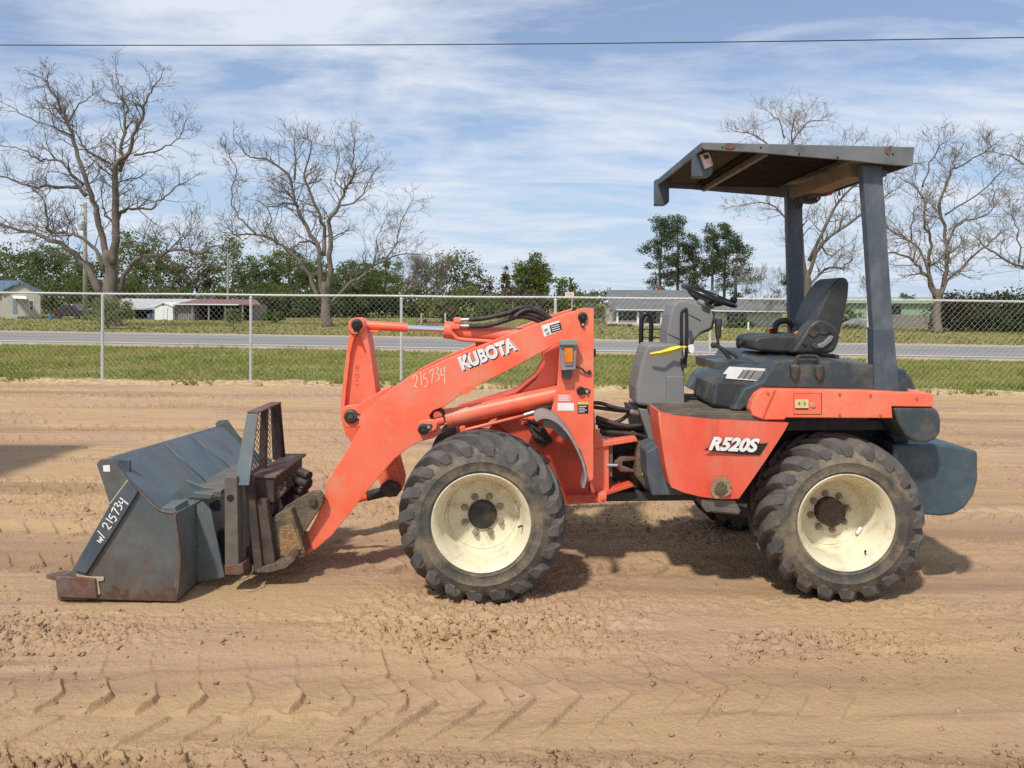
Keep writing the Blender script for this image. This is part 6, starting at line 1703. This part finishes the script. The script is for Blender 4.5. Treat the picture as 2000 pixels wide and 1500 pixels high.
wood_g = material('grey weathered boards', (0.20, 0.185, 0.17), (0.27, 0.25, 0.23), 6, 0.9)
green_s = material('pale green siding', (0.24, 0.33, 0.22), (0.28, 0.37, 0.25), 1.5, 0.6)
trim_w = material('white trim', (0.78, 0.77, 0.73), None, 2, 0.6)
brick_r = material('red brick', (0.30, 0.07, 0.055), (0.24, 0.06, 0.05), 8, 0.9)
pole_m = material('weathered utility pole', (0.28, 0.25, 0.21), (0.35, 0.32, 0.28), 3, 0.9)
def fprism(name, px, Y, depth, mat, parent, bevel=0.0): return prism(name, px, Y, Y + depth, mat, parent, bevel=bevel)
def sheet(name, pts, mat, parent, thick=0.06):
    V, Fc = poly_prism([Vector(p) for p in pts], Vector((0, 0, -thick)))
    return fix_normals(obj(name, V, Fc, mat, parent))
def window(px, Y, parent, mull=1, frame=trim_w, bars=True):
    x0, y0, x1, y1 = px
    w = fprism('window', quad(x0, y0, x1, y1), Y - 0.05, 0.06, frame, parent)
    e = 1.0
    n = mull
    for k in range(n):
        a = x0 + e + (x1 - x0 - e) * k / n; b = x0 + (x1 - x0 - e) * (k + 1) / n
        fprism('pane', quad(a, y0 + e, b, (y0 + y1) / 2 - 0.4), Y - 0.06, 0.02, glass_m, w)
        fprism('pane', quad(a, (y0 + y1) / 2 + 0.4, b, y1 - e), Y - 0.06, 0.02, glass_m, w)
    return w
# --- house at the left edge
h1 = empty('house', (P(20, 612, 63).x, 63, 0), 'beige house with blue metal roof at the left edge', 'house')
zc = 0
def gz(px, py, Y): return P(px, py, Y).z
w_ = [(-150, 570), (76, 571), (76, 630), (-150, 628)]; hull_prism('wall', w_, 66, w_, 71, wall_beige, h1, 0)
ga = [(4, 570), (40, 553), (79, 571), (79, 628), (4, 627)]
pts = [P(a, b, 63) for a, b in ga]; pts[3].z = -0.05; pts[4].z = -0.05
hull_prism('gable_wing', ga, 63, ga, 68, wall_beige, h1, 0)
a = P(40, 551, 62.7); l = P(0, 571, 62.7); r_ = P(84, 573, 62.7)
for e, nm in ((l, 'roof'), (r_, 'roof')):
    sheet(nm, [a + Vector((0, 0, .12)), e + Vector((0, 0, .12)), e * 1.08 + Vector((0, 0, .02)), a * 1.08 + Vector((0, 0, .02))], roof_blue, h1, .14)
b0 = P(-160, 571, 65.6); b1 = P(40, 571, 65.6); t0 = P(-160, 547, 69.5); t1 = P(36, 548, 69.5)
mr = sheet('roof', [b0, b1, t1, t0], roof_blue, h1, .12)
for k in range(14):
    s = k / 13; p0 = b0.lerp(b1, s) + Vector((0, 0, .03)); p1 = t0.lerp(t1, s) + Vector((0, 0, .03))
    t = TB(); t.add([p0, p1], 0.03, 4); t.build('roof_seam', roof_blue, mr, smooth=False)
window((57, 586, 66, 607), 63, h1)
fprism('door', quad(25, 584, 33, 612), 62.96, .06, material('blue door', (0.16, 0.20, 0.27), None, 2, 0.6), h1)
aw0 = P(24, 577, 62.95)
sheet('awning', [P(24, 577, 62.98), P(50, 578, 62.98), P(53, 583, 61.6), P(27, 582, 61.6)], trim_w, h1, .05)
box('step', (P(20, 600, 62).x, 61.6, 0), (P(40, 600, 62).x, 62.9, .2), wall_beige, h1)
# --- tin roofed barn, white shed, maroon carport
bn = empty('barn', (P(270, 620, 66).x, 66, 0), 'open barn with weathered tin roof behind the white shed', 'barn')
sheet('roof', [P(214, 602, 65), P(345, 602, 65), P(392, 584, 70), P(240, 583, 70)], roof_tin, bn, .12)
V_ = P(300, 600, 70)
box('back_wall', (P(232, 600, 69.6).x, 69.4, 0), (P(345, 600, 69.6).x, 69.6, 1.4), dark_in, bn)
for px in (232, 262, 300, 340): box('post', (P(px, 600, 65.3).x - .08, 65.2, 0), (P(px, 600, 65.3).x + .08, 65.36, P(px, 602, 65.3).z), wood_g, bn)
sh = empty('garden_shed', (P(320, 624, 62).x, 62, 0), 'small white garden shed with gabled roof and double doors', 'shed')
pts = [P(a, b, 62) for a, b in [(302, 598), (318, 591.5), (337, 597), (338, 626), (302, 626)]]; pts[3].z = -.03; pts[4].z = -.03
V, Fc = poly_prism(pts, Vector((0, 2.6, 0))); fix_normals(obj('wall', V, Fc, white_p, sh))
for e in ((300.5, 598.5), (338.5, 598)):
    sheet('roof', [P(318.5, 590.2, 61.9), P(*e, 61.9), P(*e, 61.9) + Vector((0, 2.9, 0)), P(318.5, 590.2, 61.9) + Vector((0, 2.9, 0))], trim_w, sh, .06)
for x in (313, 320):
    fprism('door', quad(x, 601, x + 6.4, 624), 61.95, .04, trim_w, sh)
fprism('vent', quad(317, 593.5, 320, 596.5), 61.96, .03, dark_in, sh)
cp = empty('carport', (P(420, 624, 63).x, 63, 0), 'long open carport with faded maroon roof', 'carport')
sheet('roof', [P(338, 594, 62), P(510, 594.5, 62), P(500, 585, 67), P(386, 584, 67)], roof_maroon, cp, .08)
fprism('fascia', [(336, 593), (466, 594), (466, 596), (336, 595)], 61.9, .05, trim_w, cp)
box('back_wall', (P(352, 600, 66.6).x, 66.4, 0), (P(500, 600, 66.6).x, 66.6, 1.35), dark_in, cp)
box('end_wall', (P(500, 600, 64).x, 62.4, 0), (P(500, 600, 64).x + .12, 66.4, 1.25), wood_g, cp)
for i in range(9): 
    x = P(338, 600, 62.4).x + i * .2
    box('board', (x, 62.38, 0), (x + .17, 62.43 + .01 * (i % 2), 1.24), wood_g, cp)
for px in (376, 408, 440, 474): box('post', (P(px, 600, 62.1).x - .06, 62.06, 0), (P(px, 600, 62.1).x + .06, 62.2, P(px, 595, 62.1).z), wood_g, cp)
blue_pl = material('blue plastic', (0.05, 0.16, 0.32), None, 3, 0.4)
def barrel(px, Y, label, mat=blue_pl, h=.45):
    b = P(px, 600, Y); b.z = 0
    o = lathe('barrel', [(0, h), (.13, h), (.15, h - .02), (.155, h * .72), (.145, h * .68), (.155, h * .6), (.155, h * .36), (.145, h * .32), (.155, h * .26), (.145, .02), (0, 0)], b, mat, None, n=20, axis='Z')
    tag(o, label, 'barrel', 'barrels by the outbuildings')
barrel(292, 62.5, 'blue plastic barrel standing left of the white shed'); barrel(99, 60.5, 'blue barrel beside the parked dark car'); barrel(364, 62.8, 'blue barrel under the carport right of the shed')
# --- white ranch house in the middle
h2 = empty('house', (P(1350, 637, 58).x, 58, 0), 'white ranch house with grey shingle roof behind the steering wheel', 'house')
def wallbox(name, x0, x1, Y, d, zt, mat, par): return box(name, (P(x0, 600, Y).x, Y, -.02), (P(x1, 600, Y).x, Y + d, zt), mat, par, bevel=0)
ze = P(1300, 605, 58).z
wallbox('wall', 1200, 1398, 59.4, 8, ze + .1, wall_cream, h2)
wallbox('wall', 1398, 1528, 58.0, 8, ze - .02, wall_white, h2)
sheet('roof', [P(1190, 605, 57.4), P(1404, 606, 57.4), P(1404, 567, 63.5), P(1186, 566, 63.5)], roof_grey, h2, .14)
sheet('roof', [P(1396, 607, 56.9), P(1536, 609, 56.9), P(1532, 585, 62.5), P(1396, 584, 62.5)], roof_grey, h2, .14)
sheet('roof', [P(1186, 566, 63.5), P(1404, 567, 63.5), P(1404, 590, 69), P(1190, 590, 69)], roof_grey, h2, .14)
fprism('fascia', [(1204, 604), (1404, 605.5), (1404, 607.5), (1204, 606)], 57.3, .06, trim_w, h2)
fprism('fascia', [(1396, 606), (1536, 608), (1536, 610), (1396, 608)], 56.8, .06, trim_w, h2)
for px in (1206, 1246, 1292): box('porch_post', (P(px, 600, 57.7).x - .07, 57.65, 0), (P(px, 600, 57.7).x + .07, 57.8, P(px, 605, 57.7).z), trim_w, h2)
window((1206, 607, 1244, 626), 59.4, h2, 4); window((1426, 611, 1460, 630), 58.0, h2, 2)
fprism('door', quad(1264, 607, 1281, 636), 59.35, .05, material('dark door', (0.07, 0.075, 0.08), None, 3, 0.4), h2)
fprism('shutter', quad(1420.5, 611, 1425.5, 630), 57.95, .04, chassis, h2)
ch_ = fprism('chimney', quad(1285, 559, 1293, 570), 64, .6, brick_r, h2)
fprism('chimney_cap', quad(1284, 568.6, 1294, 570.5), 63.95, .7, trim_w, ch_)
wallbox('porch_slab', 1200, 1398, 57.4, 2.0, .18, wall_cream, h2)
fprism('porch_wall', [(1186, 626), (1250, 626), (1246, 634), (1186, 634)], 57.9, .1, wall_cream, h2)
for i, px in enumerate((1409, 1462)):
    o = cyl('marker_post', (P(px + (2 if i == 0 else 0), 600, 50).x, 50, -.1), (P(px - (1.5 if i == 0 else 0), 600, 50).x, 50, P(px, 629, 50).z), .055, trim_w)
    tag(o, ('leaning white marker post on the lawn behind the lever', 'upright white marker post before the clipped hedge')[i], 'post')
# --- green building, board fence, old car at the right
gb_ = empty('green_building', (P(1740, 620, 76).x, 76, 0), 'pale green metal building behind the grey board fence', 'building')
wallbox('wall', 1640, 1836, 76, 8, P(1700, 590, 76).z, green_s, gb_)
for i in range(26):
    x = P(1640, 600, 76).x + (P(1836, 600, 76).x - P(1640, 600, 76).x) * i / 25
    box('wall_rib', (x - .03, 75.95, 0), (x + .03, 76.0, P(1700, 590.5, 76).z), green_s, gb_, bevel=0)
sheet('roof', [P(1636, 590, 75.6), P(1840, 591, 75.6), P(1830, 580, 81), P(1640, 580, 81)], green_s, gb_, .1)
fprism('window', quad(1742, 598, 1760, 614), 75.9, .06, dark_in, gb_)
bf = empty('board_fence', (P(1785, 650, 60).x, 60, 0), 'weathered grey board fence before the green building', 'fence')
x0 = P(1722, 600, 60).x; x1 = P(1828, 600, 60).x; n_ = 26
for i in range(n_):
    a = x0 + (x1 - x0) * i / n_
    box('board', (a + .008, 60 + .01 * (i % 2), -.02), (a + (x1 - x0) / n_ - .008, 60.03 + .01 * (i % 2), 0.96 + .05 * random.random()), wood_g, bf, bevel=0)
for z in (.25, .72): box('rail', (x0, 60.05, z), (x1, 60.1, z + .09), wood_g, bf, bevel=0)
# old pale car
car = empty('parked_car', (P(1684, 648, 56).x, 56, 0), 'old pale car parked among weeds left of the board fence', 'car')
cpaint = material('faded cream car paint', (0.46, 0.44, 0.36), (0.38, 0.36, 0.29), 2, 0.5)
fprism('body', [(1662, 634), (1666, 630), (1676, 627), (1680, 624), (1710, 623), (1722, 630), (1724, 645), (1700, 647), (1664, 646)], 56, 1.6, cpaint, car, .08)
cab_ = fprism('cabin', [(1673, 628), (1680, 622.5), (1704, 622.5), (1712, 628)], 56.12, 1.36, cpaint, car, .06)
fprism('window', [(1677, 627.5), (1681.5, 624), (1692, 624), (1692, 627.5)], 56.08, .06, glass_m, cab_); fprism('window', [(1694, 627.5), (1694, 624), (1703, 624), (1708, 627.5)], 56.08, .06, glass_m, cab_)
for px in (1672, 1713):
    c = P(px, 645, 56.05); c.z = .19
    w_ = lathe('wheel', [(0, -.02), (.10, -.02), (.17, -.03), (.195, .0), (.195, .14), (0, .14)], c, black, car, n=20)
leafy('weeds', 1676, 634, 55.2, 64, 'dry weeds growing in front of the old pale car', fol_brown, 601, None, crown_low=-.2, nclump=26, nleaf=22, leaf=.05, cat='weeds', trunk=False, depth=.7)
# dark parked car at the left
car2 = empty('parked_car', (P(125, 620, 62).x, 62, 0), 'dark red car half hidden between beige house and pecan tree', 'car')
dpaint = material('dark car paint', (0.035, 0.02, 0.025), None, 2, 0.25)
fprism('body', [(104, 612), (108, 604), (116, 601), (122, 595), (140, 594), (150, 602), (160, 605), (161, 617), (104, 618)], 62, 1.7, dpaint, car2, .08)
cb_ = fprism('cabin', [(113, 602), (121, 594), (141, 593.4), (150, 602)], 62.1, 1.5, dpaint, car2, .06)
fprism('window', [(117, 601), (123, 596), (130, 596), (130, 601)], 62.04, .06, glass_m, cb_); fprism('window', [(132, 601), (132, 596), (139, 596), (145, 601)], 62.04, .06, glass_m, cb_)
fprism('tail_lamp', quad(103.5, 606, 106, 612), 61.95, .1, redlens, car2)
for px in (115, 150):
    c = P(px, 616, 62.05); c.z = .19
    lathe('wheel', [(0, -.02), (.10, -.02), (.17, -.03), (.195, .0), (.195, .14), (0, .14)], c, black, car2, n=20)
# low maroon machinery behind the boom
mv = empty('farm_trailer', (P(850, 630, 60).x, 60, 0), 'low dark red farm trailer behind the chrome cylinder rod', 'trailer')
fprism('bed', [(812, 628), (884, 628), (884, 633), (812, 633)], 60, 1.8, material('faded maroon paint', (0.20, 0.045, 0.05), None, 3, 0.6), mv, .02)
for px in (830, 866):
    c = P(px, 636, 59.9); c.z = .16
    lathe('wheel', [(0, -.02), (.08, -.02), (.14, -.03), (.165, .0), (.165, .12), (0, .12)], c, black, mv, n=20)
for px in (870, 823):
    o = cyl('marker_post', (P(px, 600, 57).x, 57, -.1), (P(px, 600, 57).x, 57, P(px, 611, 57).z), .05, trim_w)
    tag(o, 'white marker post left of the red trailer' if px == 823 else 'white marker post right of the red trailer', 'post')

# ================================================================== poles, wires, sign
up = empty('utility_pole', (P(166, 625, 60).x, 60, 0), 'grey utility pole with transformer before the massive pecan', 'utility pole')
xp = P(166, 600, 60).x; zt_ = P(164, 396, 60).z
t = TB(); t.add([(xp, 60, -.1), (xp - .04, 60, zt_)], [.17, .12], 12); t.build('shaft', pole_m, up)
tr_ = lathe('transformer', [(0, .42), (.10, .42), (.20, .36), (.22, .3), (.22, -.35), (.18, -.4), (0, -.4)], P(159, 440, 59.75), galv, up, n=18, axis='Z')
for k in (-1, 1): lathe('bushing', [(0, .18), (.04, .18), (.05, .1), (.03, .05), (.05, 0)], P(159 + 2.4 * k, 422, 59.75), pole_m, tr_, n=10, axis='Z')
cyl('insulator', (xp - .1, 59.8, zt_ - .25), (xp - .35, 59.8, zt_ - .18), .05, pole_m, up)
cyl('cutout_arm', (xp, 59.9, zt_ - 2.3), (xp + .75, 59.9, zt_ - 2.1), .035, galv, up)
p2 = P(446, 498, 74)
o = cyl('utility_pole', (p2.x, 74, -.1), (p2.x, 74, p2.z), .11, pole_m); tag(o, 'thin grey pole standing before the treeline behind the carport', 'utility pole')
wire_m = material('black cable', (0.012, 0.012, 0.014), None, 2, 0.5)
pA = P(0, 88, 13.0); pM = P(1000, 86, 12.4); pB = P(2000, 73, 11.8)
pts = []
for i in range(41):
    s = -0.6 + 2.2 * i / 40
    q = pA * (2 * (s - .5) * (s - 1)) + pM * (-4 * s * (s - 1)) + pB * (2 * s * (s - .5))
    pts.append(q)
o = tube('power_cable', pts, 0.0085, wire_m, None, n=6); tag(o, 'black power cable crossing the sky above the loader', 'cable')
a_ = Vector((xp, 60, zt_ - .3)); b_ = P(446, 505, 74); 
pts = [a_.lerp(b_, s) + Vector((0, 0, -1.2 * 4 * s * (1 - s) * .6)) for s in np.linspace(0, 1, 16)]
o = tube('service_wire', pts, 0.010, wire_m, None, n=5); tag(o, 'thin wire sagging between the two utility poles', 'wire')
a_ = P(1640, 552, 90); b_ = P(2100, 512, 70)
pts = [a_.lerp(b_, s) + Vector((0, 0, -.5 * 4 * s * (1 - s))) for s in np.linspace(0, 1, 16)]
o = tube('service_wire', pts, 0.014, wire_m, None, n=5); tag(o, 'thin wire low in the sky beside the right pecan', 'wire')
sg_ = empty('road_sign', (P(1112, 650, 40).x, 40, 0), 'small white sign with red border on a thin post', 'sign')
cyl('post', (P(1117, 600, 40).x, 40, -.1), (P(1117, 600, 40).x, 40, P(1117, 570, 40).z), .025, galv, sg_)
fprism('panel', quad(1104, 571, 1121, 581), 39.95, .02, white_p, sg_); fprism('panel_print', quad(1106, 573, 1119, 575.5), 39.945, .004, decal_p, sg_); fprism('panel_print', quad(1106, 577, 1119, 579), 39.945, .004, decal_p, sg_)

# ================================================================== unseen stand-in box truck, added to cast the shadow at the left
tk = empty('shadow_truck', (-8.5, 5.9, 0), 'stand-in box truck beyond the left edge, added to cast the shadow there', 'truck')
truck_p = material('truck paint', (0.5, 0.5, 0.48), (0.42, 0.42, 0.40), 2, 0.5)
box('cargo_box', (-11.0, 4.7, 0.95), (-5.95, 6.8, 3.2), truck_p, tk, .04)
box('chassis', (-13.2, 5.2, 0.55), (-6.1, 6.4, 0.93), chassis, tk, .02)
cbx = fix_normals(obj('cab', *poly_prism([Vector((-13.4, 4.85, .6)), Vector((-11.1, 4.85, .6)), Vector((-11.1, 4.85, 2.6)), Vector((-12.6, 4.85, 2.6)), Vector((-13.1, 4.85, 1.6)), Vector((-13.4, 4.85, 1.5))], Vector((0, 2.1, 0))), truck_p, tk, bevel=.05))
for x in (-12.5, -7.2):
    for y in (4.75, 6.5):
        lathe('wheel', [(0, -.02), (.22, -.02), (.40, -.03), (.45, .0), (.45, .22), (0, .22)], (x, y, .45), black, tk, n=24)
